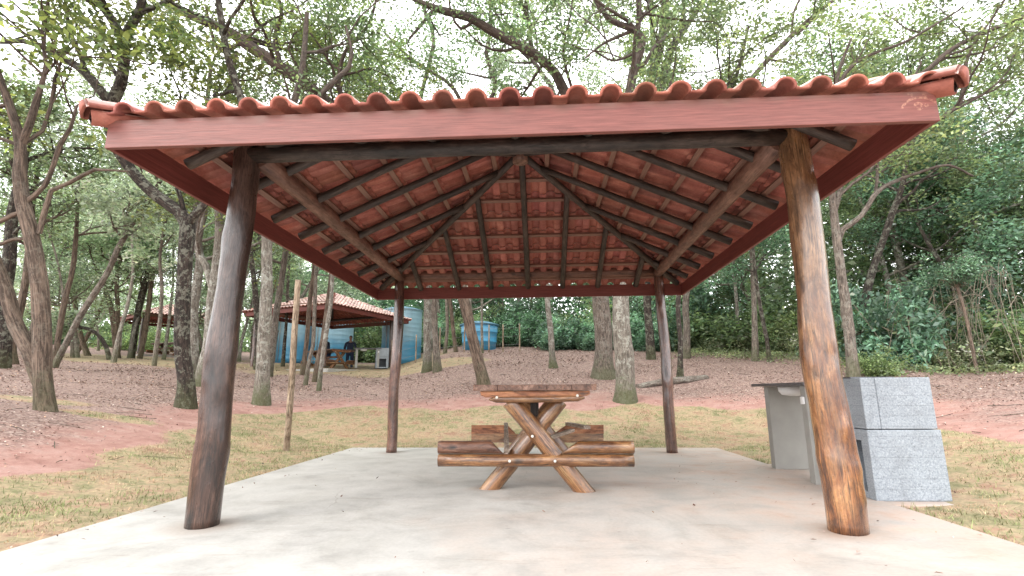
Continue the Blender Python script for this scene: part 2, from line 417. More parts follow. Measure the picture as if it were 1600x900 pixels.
class MB:
    """collects shapes in world space; build() links them as ONE mesh"""
    def __init__(s): s.V = []; s.F = []; s.G = []; s.S = []
    def tube(s, path, rad, n=12, caps=True, amp=0.0, seed=0, smooth=True, squash=None):
        P = np.asarray(path, float); K = len(P)
        rad = np.full(K, rad, float) if np.isscalar(rad) else np.asarray(rad, float)
        T = np.gradient(P, axis=0); T /= np.linalg.norm(T, axis=1)[:, None]+1e-9
        ref = np.array([0, 0, 1.0]) if abs(T[0][2]) < .9 else np.array([1.0, 0, 0])
        u = np.cross(ref, T[0]); u /= np.linalg.norm(u)
        L = np.concatenate([[0], np.cumsum(np.linalg.norm(np.diff(P, axis=0), axis=1))])
        b0 = len(s.V); ph = seed*1.7
        for k in range(K):
            u = u-T[k]*(u@T[k]); u /= np.linalg.norm(u)+1e-9; w = np.cross(T[k], u)
            for j in range(n):
                a = 2*math.pi*j/n; r = rad[k]
                if amp:
                    r *= 1+amp*(math.sin(3*L[k]+2*a+ph)*.45+math.sin(7.3*L[k]-a*3+ph*2)*.3+math.sin(13*L[k]+a+ph*3)*.25+.35*math.sin(2*a+ph))
                ca, sa = math.cos(a), math.sin(a)
                s.V.append(tuple(P[k]+(u*ca+w*sa)*r)); s.G.append((rad[k]*ca+seed*.37, rad[k]*sa, L[k]))
        for k in range(K-1):
            for j in range(n):
                j2 = (j+1) % n
                s.F.append((b0+k*n+j, b0+k*n+j2, b0+(k+1)*n+j2, b0+(k+1)*n+j)); s.S.append(smooth)
        if caps:
            s.F.append(tuple(b0+j for j in range(n))[::-1]); s.S.append(False)
            s.F.append(tuple(b0+(K-1)*n+j for j in range(n))); s.S.append(False)
        return s
    def log(s, a, b, r0, r1=None, n=14, seg=10, amp=.03, seed=0):
        a = np.asarray(a, float); b = np.asarray(b, float); r1 = r0 if r1 is None else r1
        t = np.linspace(0, 1, seg+1)[:, None]
        return s.tube(a+(b-a)*t, r0+(r1-r0)*t[:, 0], n, True, amp, seed)
    def box(s, lo, hi, axis=0, rot=None, c=None):
        lo = np.asarray(lo, float); hi = np.asarray(hi, float); b0 = len(s.V)
        for i in range(8):
            p = np.array([(lo, hi)[(i >> k) & 1][k] for k in range(3)])
            g = np.roll(p, 2-axis)
            if rot is not None: p = np.array(rot @ Vector(p-c))+c
            s.V.append(tuple(p)); s.G.append(tuple(g))
        for f in ((0,2,3,1), (4,5,7,6), (0,1,5,4), (2,6,7,3), (0,4,6,2), (1,3,7,5)):
            s.F.append(tuple(b0+i for i in f)); s.S.append(False)
        return s
    def prism(s, prof, y0, y1, axis='y', grain=0):
        """extrude a 2-D outline (x,z) along y"""
        n = len(prof); b0 = len(s.V)
        for y in (y0, y1):
            for (x, z) in prof:
                p = (x, y, z) if axis == 'y' else (y, x, z)
                s.V.append(p); s.G.append(tuple(np.roll(np.array(p), 2-grain)))
        for j in range(n):
            j2 = (j+1) % n; s.F.append((b0+j, b0+j2, b0+n+j2, b0+n+j)); s.S.append(False)
        s.F.append(tuple(b0+j for j in range(n))[::-1]); s.S.append(False)
        s.F.append(tuple(b0+n+j for j in range(n))); s.S.append(False)
        return s
    def lathe(s, c, prof, n=32, smooth=True):
        b0 = len(s.V); K = len(prof)
        for (r, z) in prof:
            for j in range(n):
                a = 2*math.pi*j/n
                s.V.append((c[0]+r*math.cos(a), c[1]+r*math.sin(a), c[2]+z)); s.G.append((r*math.cos(a), r*math.sin(a), z))
        for k in range(K-1):
            for j in range(n):
                j2 = (j+1) % n
                s.F.append((b0+k*n+j, b0+k*n+j2, b0+(k+1)*n+j2, b0+(k+1)*n+j)); s.S.append(smooth)
        s.F.append(tuple(b0+j for j in range(n))[::-1]); s.S.append(False)
        s.F.append(tuple(b0+(K-1)*n+j for j in range(n))); s.S.append(False)
        return s
    def build(s, name, mat, parent=None, bevel=0.0, recalc=True):
        off = np.array(parent.location) if parent is not None and parent.parent is None else (np.array(parent.parent.location) if parent is not None else np.zeros(3))
        me = bpy.data.meshes.new(name)
        me.from_pydata([tuple(np.array(v)-off) for v in s.V], [], s.F)
        me.polygons.foreach_set('use_smooth', s.S)
        at = me.attributes.new('grain', 'FLOAT_VECTOR', 'POINT'); at.data.foreach_set('vector', np.array(s.G, float).ravel())
        if recalc:
            bm = bmesh.new(); bm.from_mesh(me); bmesh.ops.recalc_face_normals(bm, faces=bm.faces); bm.to_mesh(me); bm.free()
        me.materials.append(mat); me.update()
        o = bpy.data.objects.new(name, me); COL.objects.link(o)
        if parent is not None: o.parent = parent
        if bevel:
            b = o.modifiers.new('bevel', 'BEVEL'); b.width = bevel; b.segments = 2; b.limit_method = 'ANGLE'; b.angle_limit = .6
        return o

def mesh_np(name, V, k, tint, mat, parent=None, smooth=False):
    """V: (N*k,3) vertices of N separate k-gons, tint: (N*k,3)"""
    me = bpy.data.meshes.new(name); nv = len(V); nf = nv//k
    if parent is not None: V = V-np.array(parent.location)
    me.vertices.add(nv); me.vertices.foreach_set('co', np.ascontiguousarray(V, dtype=np.float32).ravel())
    me.loops.add(nv); me.loops.foreach_set('vertex_index', np.arange(nv, dtype=np.int32))
    me.polygons.add(nf); me.polygons.foreach_set('loop_start', np.arange(0, nv, k, dtype=np.int32))
    me.update(calc_edges=True)
    a = me.attributes.new('tint', 'FLOAT_COLOR', 'POINT')
    a.data.foreach_set('color', np.concatenate([tint, np.ones((nv, 1))], 1).astype(np.float32).ravel())
    me.materials.append(mat); me.validate()
    o = bpy.data.objects.new(name, me); COL.objects.link(o)
    if parent is not None: o.parent = parent
    return o

def leaf_quads(C, size, tint, rng, droop=.25, flat=.75, aspect=.5):
    N = len(C)
    az = rng.uniform(0, 2*np.pi, N); el = rng.normal(-droop, .4, N)
    d = np.stack([np.cos(az)*np.cos(el), np.sin(az)*np.cos(el), np.sin(el)], 1)
    nrm = rng.normal(0, 1-flat*.55, (N, 3)); nrm[:, 2] += flat*1.2
    w = np.cross(nrm, d); w /= np.linalg.norm(w, axis=1)[:, None]+1e-9
    n2 = np.cross(d, w)
    s = (size*rng.uniform(.65, 1.35, N))[:, None]
    a = C-d*s*.5; t = C+d*s*.5
    l = C+w*s*aspect*.5+n2*s*.10-d*s*.06; r = C-w*s*aspect*.5+n2*s*.10-d*s*.06
    V = np.stack([a, r, t, l], 1).reshape(-1, 3)
    T = np.repeat(tint, 4, axis=0)
    return V, T

def tints(n, pal, rng, clump=None, var=.22):
    pal = np.array(pal, float); w = rng.integers(0, len(pal), n)
    t = pal[w]*0.5+pal[rng.integers(0, len(pal), n)]*.5
    f = np.exp(rng.normal(0, var, n))
    if clump is not None: f = f*clump
    return np.clip(t*f[:, None], .004, .8)

PAL = {
 'olive':  [(.125,.165,.065), (.18,.215,.075), (.085,.125,.05), (.26,.28,.09)],
 'mid':    [(.135,.205,.115), (.185,.25,.135), (.105,.165,.09), (.235,.285,.14)],
 'bright': [(.255,.32,.15), (.19,.265,.13), (.32,.37,.17), (.15,.215,.105)],
 'pale':   [(.36,.46,.35), (.46,.55,.44), (.28,.38,.28), (.40,.48,.33)],  # whitish veil of distance haze put into the leaf colour
 'deep':   [(.095,.18,.115), (.135,.245,.155), (.17,.29,.19), (.095,.19,.11)],
 'blue':   [(.13,.235,.165), (.19,.31,.225), (.10,.19,.13), (.24,.36,.26)],
 'dry':    [(.27,.335,.19), (.35,.40,.25), (.19,.26,.14), (.38,.39,.25)],
}

def catmull(P, step=.2):
    P = np.asarray(P, float)
    if len(P) < 3:
        n = max(2, int(np.linalg.norm(P[-1]-P[0])/step)); t = np.linspace(0, 1, n+1)[:, None]; return P[0]+(P[-1]-P[0])*t
    Q = np.vstack([2*P[0]-P[1], P, 2*P[-1]-P[-2]]); out = []
    for i in range(1, len(Q)-2):
        n = max(1, int(np.linalg.norm(Q[i+1][:3]-Q[i][:3])/step))
        for k in range(n):
            t = k/n
            out.append(.5*((2*Q[i])+(-Q[i-1]+Q[i+1])*t+(2*Q[i-1]-5*Q[i]+4*Q[i+1]-Q[i+2])*t*t+(-Q[i-1]+3*Q[i]-3*Q[i+1]+Q[i+2])*t**3))
    out.append(Q[-2]); return np.array(out)

def grow(mb, tips, p, d, L, r, lvl, rng, up=.05, maxl=2, nch=(4, 3)):
    d = np.array(d, float); d /= np.linalg.norm(d); pts = [np.array(p, float)]; nseg = (6, 5, 4)[lvl]
    for i in range(nseg):
        d = d+rng.normal(0, .22, 3)+np.array([0, 0, up]); d /= np.linalg.norm(d)
        pts.append(pts[-1]+d*L/nseg)
    rr = np.linspace(r, r*.35, nseg+1)
    mb.tube(pts, rr, (7, 5, 3)[lvl], False, .05, rng.integers(50))
    if lvl < maxl:
        for k in range(nch[lvl]):
            i = rng.integers(max(1, nseg//3), nseg+1)
            q = rng.normal(0, 1, 3); q = q-d*(q@d); q /= np.linalg.norm(q)+1e-9
            a = rng.uniform(.5, 1.1); nd = d*math.cos(a)+q*math.sin(a); nd[2] = nd[2]*.7+.1
            grow(mb, tips, pts[i], nd, L*rng.uniform(.4, .62), rr[i]*.55, lvl+1, rng, up*.6, maxl, nch)
    for i in (range(nseg//2, nseg+1) if lvl >= maxl else [nseg]):
        tips.append(pts[i])

def crown_mesh(name, tips, per, spread, size, pal, rng, parent, mat=None, flatz=.6, cvar=.3, drop=0.0):
    T = np.array(tips)
    if drop:
        T = T[rng.uniform(0, 1, len(T)) > drop]
    n = len(T)
    C = np.repeat(T, per, axis=0)+rng.normal(0, 1, (n*per, 3))*np.array([spread, spread, spread*flatz])
    cl = np.repeat(np.exp(rng.normal(0, cvar, n)), per)
    V, t = leaf_quads(C, size, tints(n*per, PAL[pal], rng, cl), rng)
    return mesh_np(name, V, 4, t, mat or M['leaf'], parent)

# ------------------------------------------------------------------ ground
def axis_coords(lo, hi, flo, fhi, fine, grow_=1.18):
    c = list(np.arange(flo, fhi+1e-6, fine)); s = fine
    while c[-1] < hi: s *= grow_; c.append(c[-1]+s)
    s = fine
    while c[0] > lo: s *= grow_; c.insert(0, c[0]-s)
    return np.array(c)

FAR_TURF = []   # (x, y, rx, ry) turf around the other shelters
def turf_border(x, y):
    side = np.where(x < 0, np.interp(y, [4.3, 5.1, 7.9, 10.6], [1.5, 1.46, 2.3, 3.45]), np.interp(y, [5.2, 6.9, 10], [2.18, 2.45, 3.5]))
    return np.where(y > 10.5, 3.42, side)+.22*np.sin(x*1.9+y*.8)+.12*np.sin(4.1*x-2.7*y)

def zones(x, y):
    d = rect_d(x, y); b = turf_border(x, y)
    g = np.clip(.5+(b-d)/.35, 0, 1)
    wob = .12*np.sin(1.7*x)+.12*np.sin(2.3*y+x)
    for (fx, fy, rx, ry) in FAR_TURF:
        g = np.maximum(g, np.clip(1.6-1.1*np.sqrt(((x-fx)/rx)**2+((y-fy)/ry)**2)+wob, 0, .85))
    l = np.clip((d-b-.1)/2.6, 0, 1)
    return g, l

FAR_TURF += [(-9.6, 24.3, 5.5, 5.2), (-16.5, 21.5, 5.5, 2.6), (-22, 27, 6, 4), (-4.2, 20.3, 2.0, 1.6), (-8.6, 8.6, .9, .5), (-6.6, 7.6, .8, .3)]

gx = axis_coords(-420, 420, -10, 9, .16); gy = axis_coords(-60, 430, 1.0, 17, .16)
X, Y = np.meshgrid(gx, gy); Z = terr(X, Y)
g_, l_ = zones(X.ravel(), Y.ravel())
nx, ny = len(gx), len(gy)
me = bpy.data.meshes.new('ground')
V = np.stack([X.ravel(), Y.ravel(), Z.ravel()], 1)
idx = np.arange(nx*ny).reshape(ny, nx)
Fq = np.stack([idx[:-1, :-1], idx[:-1, 1:], idx[1:, 1:], idx[1:, :-1]], -1).reshape(-1, 4)
me.vertices.add(len(V)); me.vertices.foreach_set('co', V.ravel())
me.loops.add(Fq.size); me.loops.foreach_set('vertex_index', Fq.ravel().astype(np.int32))
me.polygons.add(len(Fq)); me.polygons.foreach_set('loop_start', np.arange(0, Fq.size, 4, dtype=np.int32))
me.update(calc_edges=True)
za = me.attributes.new('zone', 'FLOAT_COLOR', 'POINT')
za.data.foreach_set('color', np.stack([g_, l_, l_*0, l_*0+1], 1).astype(np.float32).ravel())
me.polygons.foreach_set('use_smooth', np.ones(len(Fq), bool)); me.materials.append(M['earth'])
ground = bpy.data.objects.new('ground', me); COL.objects.link(ground)
tag(ground, 'bare red earth under the trees with strips of new turf', None, None, 'structure')

# concrete floor
mb = MB(); mb.box((SL, -3, -.10), (SR, SB, 0)); mb.box((SR+.001, 4.26, -.10), (3.4, 6.5, -.004))
slab = mb.build('concrete_floor', M['slab'], bevel=.008)
tag(slab, 'pale concrete floor slab under the tiled shelter, stained with red earth', None, None, 'structure')

# ------------------------------------------------------------------ main shelter
CX, CY = -.19, 5.26
EW, Y0, Y1, EH, FH = 2.404, 2.679, 7.843, 2.297, .181
APEX = np.array([CX, CY, 3.56]); TZ0 = 2.505
BH = 2.625

def post_points(bx, by, tx, ty, zt, n=60, wob=.016, seed=0):
    t = np.linspace(0, 1, n)
    P = np.stack([bx+(tx-bx)*t, by+(ty-by)*t, zt*t], 1)
    P[:, 0] += wob*np.sin(t*7+seed)*(t*(1-t)*4); P[:, 1] += wob*np.cos(t*6+seed*2)*(t*(1-t)*4)
    return P, t

def build_shelter():
    root = thing('picnic_shelter', 'large square picnic shelter in front with clay tile hip roof on four log posts', 'shelter', (CX, CY, 0))
    # posts: (base x, y) (top x, y) radii, material
    specs = [(-2.245, 3.47, -2.215, 3.49, .104, .092, 'post_dark', 1.0), (1.872, 3.47, 1.835, 3.49, .114, .10, 'post_honey', 2.0),
             (-2.185, 7.60, -2.16, 7.60, .075, .072, 'post_red', 3.0), (1.83, 7.60, 1.80, 7.60, .078, .07, 'post_red', 4.0)]
    labs = ['dark weathered brown post', 'honey coloured varnished post', 'slim reddish post', 'slim dark reddish post with wavy edge']
    for (bx, by, tx, ty, r0, r1, mt, sd), lb in zip(specs, labs):
        P, t = post_points(bx, by, tx, ty, BH+.07, seed=sd)
        rr = r0+(r1-r0)*t
        for kz, ka, kw in ((.42, .05, .05), (.15, .03, .08), (.72, .03, .06)):
            rr = rr*(1+ka*np.exp(-((t-kz-.07*math.sin(sd*3))/kw)**2))
        m_ = MB(); m_.tube(P, rr, 28, True, .055, sd)
        kr = np.random.default_rng(int(sd*17))
        spots = [(kr.uniform(.15, 2.5), kr.uniform(-3.1, 3.1), kr.uniform(-.009, .010)*(r0/.1), kr.uniform(.025, .09), kr.uniform(.2, .55)) for _ in range(46)]
        Pm = np.array(P)
        for iv, (vv, gg) in enumerate(zip(m_.V, m_.G)):
            a_ = math.atan2(gg[1], gg[0]-sd*.37); L_ = gg[2]; dr_ = 0
            for (l0, a0, am, sl, sa_) in spots:
                da = (a_-a0+math.pi) % (2*math.pi)-math.pi
                dr_ += am*math.exp(-((L_-l0)/sl)**2-(da/sa_)**2)
            c_ = Pm[min(iv//28, len(Pm)-1)]; v_ = np.array(vv)-c_; n_ = np.linalg.norm(v_)
            m_.V[iv] = tuple(c_+v_*(1+dr_/max(n_, 1e-6)))
        o = m_.build('post', M[mt], root); o['label'] = lb
    # ring beams
    xl, xr, yf, yb = -2.21, 1.84, 3.47, 7.60
    m_ = MB(); m_.log((xl-.06, yf, BH), (xr-.05, yf, BH+.01), .063, .06, seed=1); m_.build('eave_beam', M['beam_dark'], root)
    m_ = MB(); m_.log((xl+.06, yb, BH), (xr-.06, yb, BH), .075, .07, seed=2); m_.build('eave_beam', M['beam_red'], root)
    m_ = MB(); m_.log((xl+.09, yf+.02, BH-.01), (xl+.07, yb, BH-.03), .078, .07, seed=3); m_.build('eave_beam', M['beam_red'], root)
    m_ = MB(); m_.log((xr-.09, yf+.02, BH-.01), (xr-.06, yb, BH-.03), .078, .07, seed=4); m_.build('eave_beam', M['beam_red'], root)
    # fascia boards
    x0, x1 = CX-EW, CX+EW; t = .03
    for lo, hi, ax, mt, tilt in (((x0, Y0, EH), (x1, Y0+t, EH+FH), 0, 'fascia', 0), ((x0, Y1-t, EH), (x1, Y1, EH+FH), 0, 'fascia_dark', 0),
                           ((x0+.002, Y0+t+.002, EH+.001), (x0+t, Y1-t-.002, EH+FH-.004), 1, 'fascia_dark', 0), ((x1-t, Y0+t+.002, EH+.001), (x1-.002, Y1-t-.002, EH+FH-.004), 1, 'fascia_dark', 0)):
        m_ = MB(); m_.box(lo, hi, ax); m_.build('fascia_board', M[mt], root, bevel=.003)
    # soffit side boards seen under the eaves are the insides of those boards. Roof slopes:
    O = .062
    cor = {'fl': np.array([x0-O, Y0-.036, 0]), 'fr': np.array([x1+O, Y0-.036, 0]), 'bl': np.array([x0-O, Y1+O, 0]), 'br': np.array([x1+O, Y1+O, 0])}
    # z of each corner of the tile plane
    for c in cor.values(): c[2] = TZ0-.035
    slopes = [('fl', 'fr'), ('fr', 'br'), ('br', 'bl'), ('bl', 'fl')]
    per = .1925
    # one tile's cross-section: flat pan then round cover
    prof = [(0, 0), (.02, -.003), (.13, -.005), (.25, -.005), (.36, -.003), (.385, 0)]
    for i in range(13):
        a = math.pi*(1-i/12); prof.append((.692+.293*math.cos(a), .001+.050*math.sin(a)))
    prof.append((.999, 0))
    rngt = np.random.default_rng(3)
    for a, b in slopes:
        A, B = cor[a], cor[b]; W = np.linalg.norm(B-A); u = (B-A)/W
        mid = (A+B)/2; foot = APEX-(APEX-A)@u*u  # apex projected across
        s = APEX-A; s = s-u*(s@u); SLN = np.linalg.norm(s); s /= SLN; n = np.cross(u, s)
        if n[2] < 0: n = -n
        apu = (APEX-A)@u
        # the tile field
        cl = .345; nc = int(math.ceil(SLN/cl)); ncol = int(math.ceil(W/per))+1
        V, F, TI = [], [], []
        x_off = (W-ncol*per)/2
        for k in range(nc):
            sa, sb = k*cl-.045*(k > 0), (k+1)*cl
            for cidx in range(ncol):
                u0 = x_off+cidx*per
                cen = u0+per/2; smid = (k+.5)*cl
                half = W/2*(1-sa/SLN)+per
                if abs(cen-W/2) > half: continue
                jit = rngt.normal(0, .004); tint = np.array([1, 1, 1])*rngt.uniform(.72, 1.2)+rngt.normal(0, .03, 3)
                b0 = len(V)
                for si, (sv, dz) in enumerate(((sa, .034), (sa+.002, .0345), (sb, 0.0))):
                    for (pt, h) in prof:
                        tap = 1-.0*(si == 2)
                        V.append(A+u*(u0+pt*per*tap)+s*(sv+jit)+n*(h+dz)); TI.append(tint)
                m = len(prof)
                for r_ in range(2):
                    for j in range(m-1):
                        F.append((b0+r_*m+j, b0+r_*m+j+1, b0+(r_+1)*m+j+1, b0+(r_+1)*m+j))
        me = bpy.data.meshes.new('roof_slope'); off = np.array(root.location)
        me.from_pydata([tuple(v-off) for v in V], [], F)
        at = me.attributes.new('tint', 'FLOAT_COLOR', 'POINT'); at.data.foreach_set('color', np.array([(*c, 1) for c in TI], np.float32).ravel())
        bm = bmesh.new(); bm.from_mesh(me)
        for P_, Q_ in ((A, APEX), (B, APEX)):
            d = (Q_-P_); pn = np.cross(d, np.array([0, 0, 1.0])); pn /= np.linalg.norm(pn)
            if (mid-P_)@pn < 0: pn = -pn
            bmesh.ops.bisect_plane(bm, geom=bm.verts[:]+bm.edges[:]+bm.faces[:], plane_co=Vector(P_-off), plane_no=Vector(pn), clear_inner=True)
        bmesh.ops.recalc_face_normals(bm, faces=bm.faces)
        bm.to_mesh(me); bm.free()
        me.polygons.foreach_set('use_smooth', np.ones(len(me.polygons), bool)); me.set_sharp_from_angle(angle=.75)
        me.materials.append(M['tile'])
        o = bpy.data.objects.new('roof_slope', me); COL.objects.link(o); o.parent = root
        sm = o.modifiers.new('thick', 'SOLIDIFY'); sm.thickness = .015; sm.offset = 0
        # battens: below the tiles, across the slope
        for k in range(1, nc):
            sv = k*cl-.06
            if sv > SLN-.12: continue
            h = W/2*(1-sv/SLN)-.06
            um = W/2
            c0 = A+u*(um-h)+s*sv-n*.030; c1 = A+u*(um+h)+s*sv-n*.030
            m_ = MB(); b0 = 0
            for e in (c0, c1):
                for da, db in ((-.024, -.014), (.024, -.014), (.024, .014), (-.024, .014)):
                    m_.V.append(tuple(e+s*da+n*db)); m_.G.append((da, db, float((e-c0)@u)))
            m_.F += [(0, 1, 5, 4), (1, 2, 6, 5), (2, 3, 7, 6), (3, 0, 4, 7), (3, 2, 1, 0), (4, 5, 6, 7)]; m_.S += [False]*6
            m_.build('batten', M['batten'], root)
        # rafters: round poles under the battens
        for i, ou in enumerate((-1.65, -1.10, -.55, 0.0, .56, 1.11, 1.66) if abs(u[0]) > .5 else [q_*float(u[1]) for q_ in (-2.0, -1.46, -.91, -.34, .23, .80, 1.37, 1.93)]):
            ou2 = ou+rngt.normal(0, .02)
            s_end = SLN*(1-abs(ou2)/(W/2))-.05
            c0 = A+u*(W/2+ou2)+s*.15-n*.092; c1 = A+u*(W/2+ou2)+s*min(s_end, SLN-.16)-n*.078
            m_ = MB(); m_.log(c0, c1, .042, .036, 9, 8, .05, i+1); m_.build('rafter', M['rafter'], root)
    # hip rafters and hip caps
    for i, (k, c) in enumerate(cor.items()):
        d = APEX-c; L = np.linalg.norm(d); d = d/L
        c0 = c+d*(.28 if k[0] == 'b' else 1.0)-np.array([0, 0, .09]); c1 = APEX-d*.05-np.array([0, 0, .10])
        m_ = MB(); m_.log(c0, c1, .045, .04, 10, 8, .05, i+3); m_.build('hip_rafter', M['rafter'], root)
        side = np.cross(d, np.array([0, 0, 1.0])); side /= np.linalg.norm(side); nn = np.cross(side, d)
        if nn[2] < 0: nn = -nn
        ct = .36; V, F = [], []; N = int(L/ct)+1
        for t in range(N):
            for r_, (sv, ra, h) in enumerate(((t*ct-.03, .098, .045), (t*ct+ct+.03, .085, .012))):
                for j in range(11):
                    a = math.pi*j/10
                    V.append(c+d*min(sv, L+.02)+side*ra*math.cos(a)+nn*(h+ra*.8*math.sin(a)-.01))
            b0 = t*22
            for j in range(10): F.append((b0+j, b0+j+1, b0+12+j, b0+11+j))
        b0 = len(V); V += [c-d*.045+nn*.035+side*.075*math.cos(math.pi*j/10)+nn*.060*math.sin(math.pi*j/10) for j in range(11)]+[c-d*.05+nn*.03]
        for j in range(10): F += [(j, j+1, b0+j+1, b0+j), (b0+j, b0+j+1, b0+11)]
        b1 = len(V)
        for sv, ra, h in ((-.012, .05, .03), (-.008, .064, .03), (.34, .06, .0)):
            V += [c+d*sv+side*ra*math.cos(math.pi*j/10)-nn*(ra*.95*math.sin(math.pi*j/10)-h) for j in range(11)]
        for r_ in range(2):
            for j in range(10): F.append((b1+r_*11+j, b1+r_*11+j+1, b1+r_*11+12+j, b1+r_*11+11+j))
        F.append(tuple(b1+j for j in range(11)))
        me = bpy.data.meshes.new('hip_cap'); me.from_pydata([tuple(v-np.array(root.location)) for v in V], [], F)
        tt = []
        for t in range(N):
            w = rngt.uniform(.9, 1.15); tt += [(w, w, w, 1)]*22
        tt += [(.95, .95, .95, 1)]*45
        at = me.attributes.new('tint', 'FLOAT_COLOR', 'POINT'); at.data.foreach_set('color', np.array(tt, np.float32).ravel())
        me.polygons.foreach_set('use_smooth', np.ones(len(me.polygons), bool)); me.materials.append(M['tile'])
        o = bpy.data.objects.new('hip_cap', me); COL.objects.link(o); o.parent = root
        sm = o.modifiers.new('thick', 'SOLIDIFY'); sm.thickness = .016; sm.offset = 0
    m_ = MB(); m_.log((CX, CY, 3.35), (CX, CY, 3.58), .085, .08, 16, 3, .02, 1); m_.build('king_post', M['beam_red'], root)
    return root

shelter = build_shelter()

# ------------------------------------------------------------------ picnic table
def build_table():
    yc = 5.75
    root = thing('picnic_table', 'varnished log picnic table with crossed legs standing on the concrete floor', 'picnic table', (-.06, yc, 0))
    ya, yb = 4.77, 6.74
    # table top: five planks side by side as one slab with gaps
    m_ = MB(); xs = np.linspace(-.605, .487, 6)
    for i in range(5): m_.box((xs[i]+.0015, 4.58, .862+.002*(i % 2)), (xs[i+1]-.0015, 6.95, .912+.002*((i+1) % 2)), 1)
    m_.build('tabletop', M['table_plank'], root, bevel=.003)
    for y, sgn in ((ya, -1), (yb, 1)):
        # flat bearer and half-log brace
        m_ = MB(); m_.prism([(-.535, .818), (-.50, .803), (.40, .812), (.43, .828), (.43, .858), (-.55, .858)], y+sgn*.10, y+sgn*.155, 'y', 0); m_.build('bearer', M['table_sawn'], root, bevel=.006)
        m_ = MB()
        yb_ = y+sgn*.135; P = catmull([(-.47, yb_, .785), (0, yb_, .787), (.385, yb_, .795)], .06); m_.tube(P, [.006 if i in (0, len(P)-1) else .030 for i in range(len(P))], 12, True, .05, 2)
        m_.build('brace', M['table_log'], root)
        # legs: one in front of the other
        m_ = MB(); m_.tube(catmull([(-.285, y+sgn*.055, .775), (.04, y+sgn*.055, .385), (.43, y+sgn*.055, -.085)], .05), .077, 18, True, .04, 3)
        clip_leg = m_
        clip_leg.build('leg', M['table_log'], root)
        m_ = MB(); m_.tube(catmull([(.175, y-sgn*.05, .775), (-.15, y-sgn*.05, .385), (-.545, y-sgn*.05, -.085)], .05), .075, 18, True, .04, 5)
        m_.build('leg', M['table_log'], root)
        # bench bearer logs: half round outside, sawn flat inside
        yo = y+sgn*.10
        def half_log(prof_x, zc, r, name, mt, sd):
            m2 = MB(); n = 9; b0 = 0
            K = len(prof_x)
            for (xa_, xb_) in (prof_x,):
                for t in np.linspace(0, 1, 13):
                    for j in range(n):
                        a = math.pi*j/(n-1)
                        zz = zc+r*math.cos(a); dy = r*1.0*math.sin(a)*(1+.04*math.sin(9*t+j))
                        xlo = xa_(zz); xhi = xb_(zz); x_ = xlo+(xhi-xlo)*t
                        m2.V.append((x_, yo+sgn*dy, zz)); m2.G.append((dy+sd, zz, x_))
            for t in range(12):
                for j in range(n):
                    j2 = (j+1) % n; m2.F.append((t*n+j, t*n+j2, (t+1)*n+j2, (t+1)*n+j)); m2.S.append(j2 != 0)
            m2.F.append(tuple(range(n))); m2.F.append(tuple(12*n+j for j in range(n))); m2.S += [False, False]
            return m2.build(name, mt, root)
        half_log((lambda z: -.918, lambda z: .79), .262, .054, 'bench_bearer', M['table_log'], .3)
        k = 1.0
        half_log((lambda z: -.92, lambda z: -.455+(.43-z)*1.02), .372, .055, 'seat_block', M['table_sawn'] if sgn > 0 else M['table_plank'], 1.3)
        half_log((lambda z: .325-(.43-z)*1.48, lambda z: .795), .372, .055, 'seat_block', M['table_sawn'] if sgn > 0 else M['table_log'], 2.3)
        # bolts
        for bx, bz, by in ((-.084, .468, y+sgn*.14), (-.284, .262, yo+sgn*.054), (.109, .262, yo+sgn*.054), (.045, .40, y+sgn*.02), (-.395, .803, y+sgn*.158), (.318, .815, y+sgn*.158)):
            m_ = MB(); m_.tube([(bx, by-.004*0, bz), (bx, by+sgn*.008, bz), (bx, by+sgn*.011, bz)], [.0125, .012, .007], 12); m_.build('bolt', M['bolt'], root)
    m_ = MB(); m_.log((-.07, ya+.02, .575), (-.07, yb-.02, .575), .052, .048, 12, 8, .03, 4); m_.build('centre_rail', M['table_plank'], root)
    for hy in (4.96, 6.5):
        m_ = MB(); m_.box((-.105, hy, .615), (-.035, hy+.07, .86), 2); m_.build('rail_hanger', M['beam_dark'], root, bevel=.004)
    # thin loose rails lying between the two ends
    m_ = MB()
    def strip(a, b, w, t):
        a = np.array(a); b = np.array(b); d = b-a; L = np.linalg.norm(d); d /= L
        sd = np.cross(d, (0, 0, 1.0)); sd /= np.linalg.norm(sd); nn = np.cross(sd, d); q = MB()
        for e, l in ((a, 0), (b, L)):
            for i, j in ((-1, -1), (1, -1), (1, 1), (-1, 1)):
                q.V.append(tuple(e+sd*w*i/2+nn*t*j/2)); q.G.append((i*w, j*t, l))
        q.F += [(0, 1, 5, 4), (1, 2, 6, 5), (2, 3, 7, 6), (3, 0, 4, 7), (3, 2, 1, 0), (4, 5, 6, 7)]; q.S += [False]*6
        return q
    strip((-.315, 4.70, .338), (-.455, 6.66, .452), .048, .035).build('seat_rail', M['raw_slat'], root)
    strip((.50, 5.85, .46), (.34, 6.80, .445), .075, .035).build('seat_rail', M['raw_slat'], root)
    strip((.06, 5.0, .42), (.33, 5.72, .44), .05, .03).build('seat_rail', M['raw_slat'], root)
    return root
table = build_table()

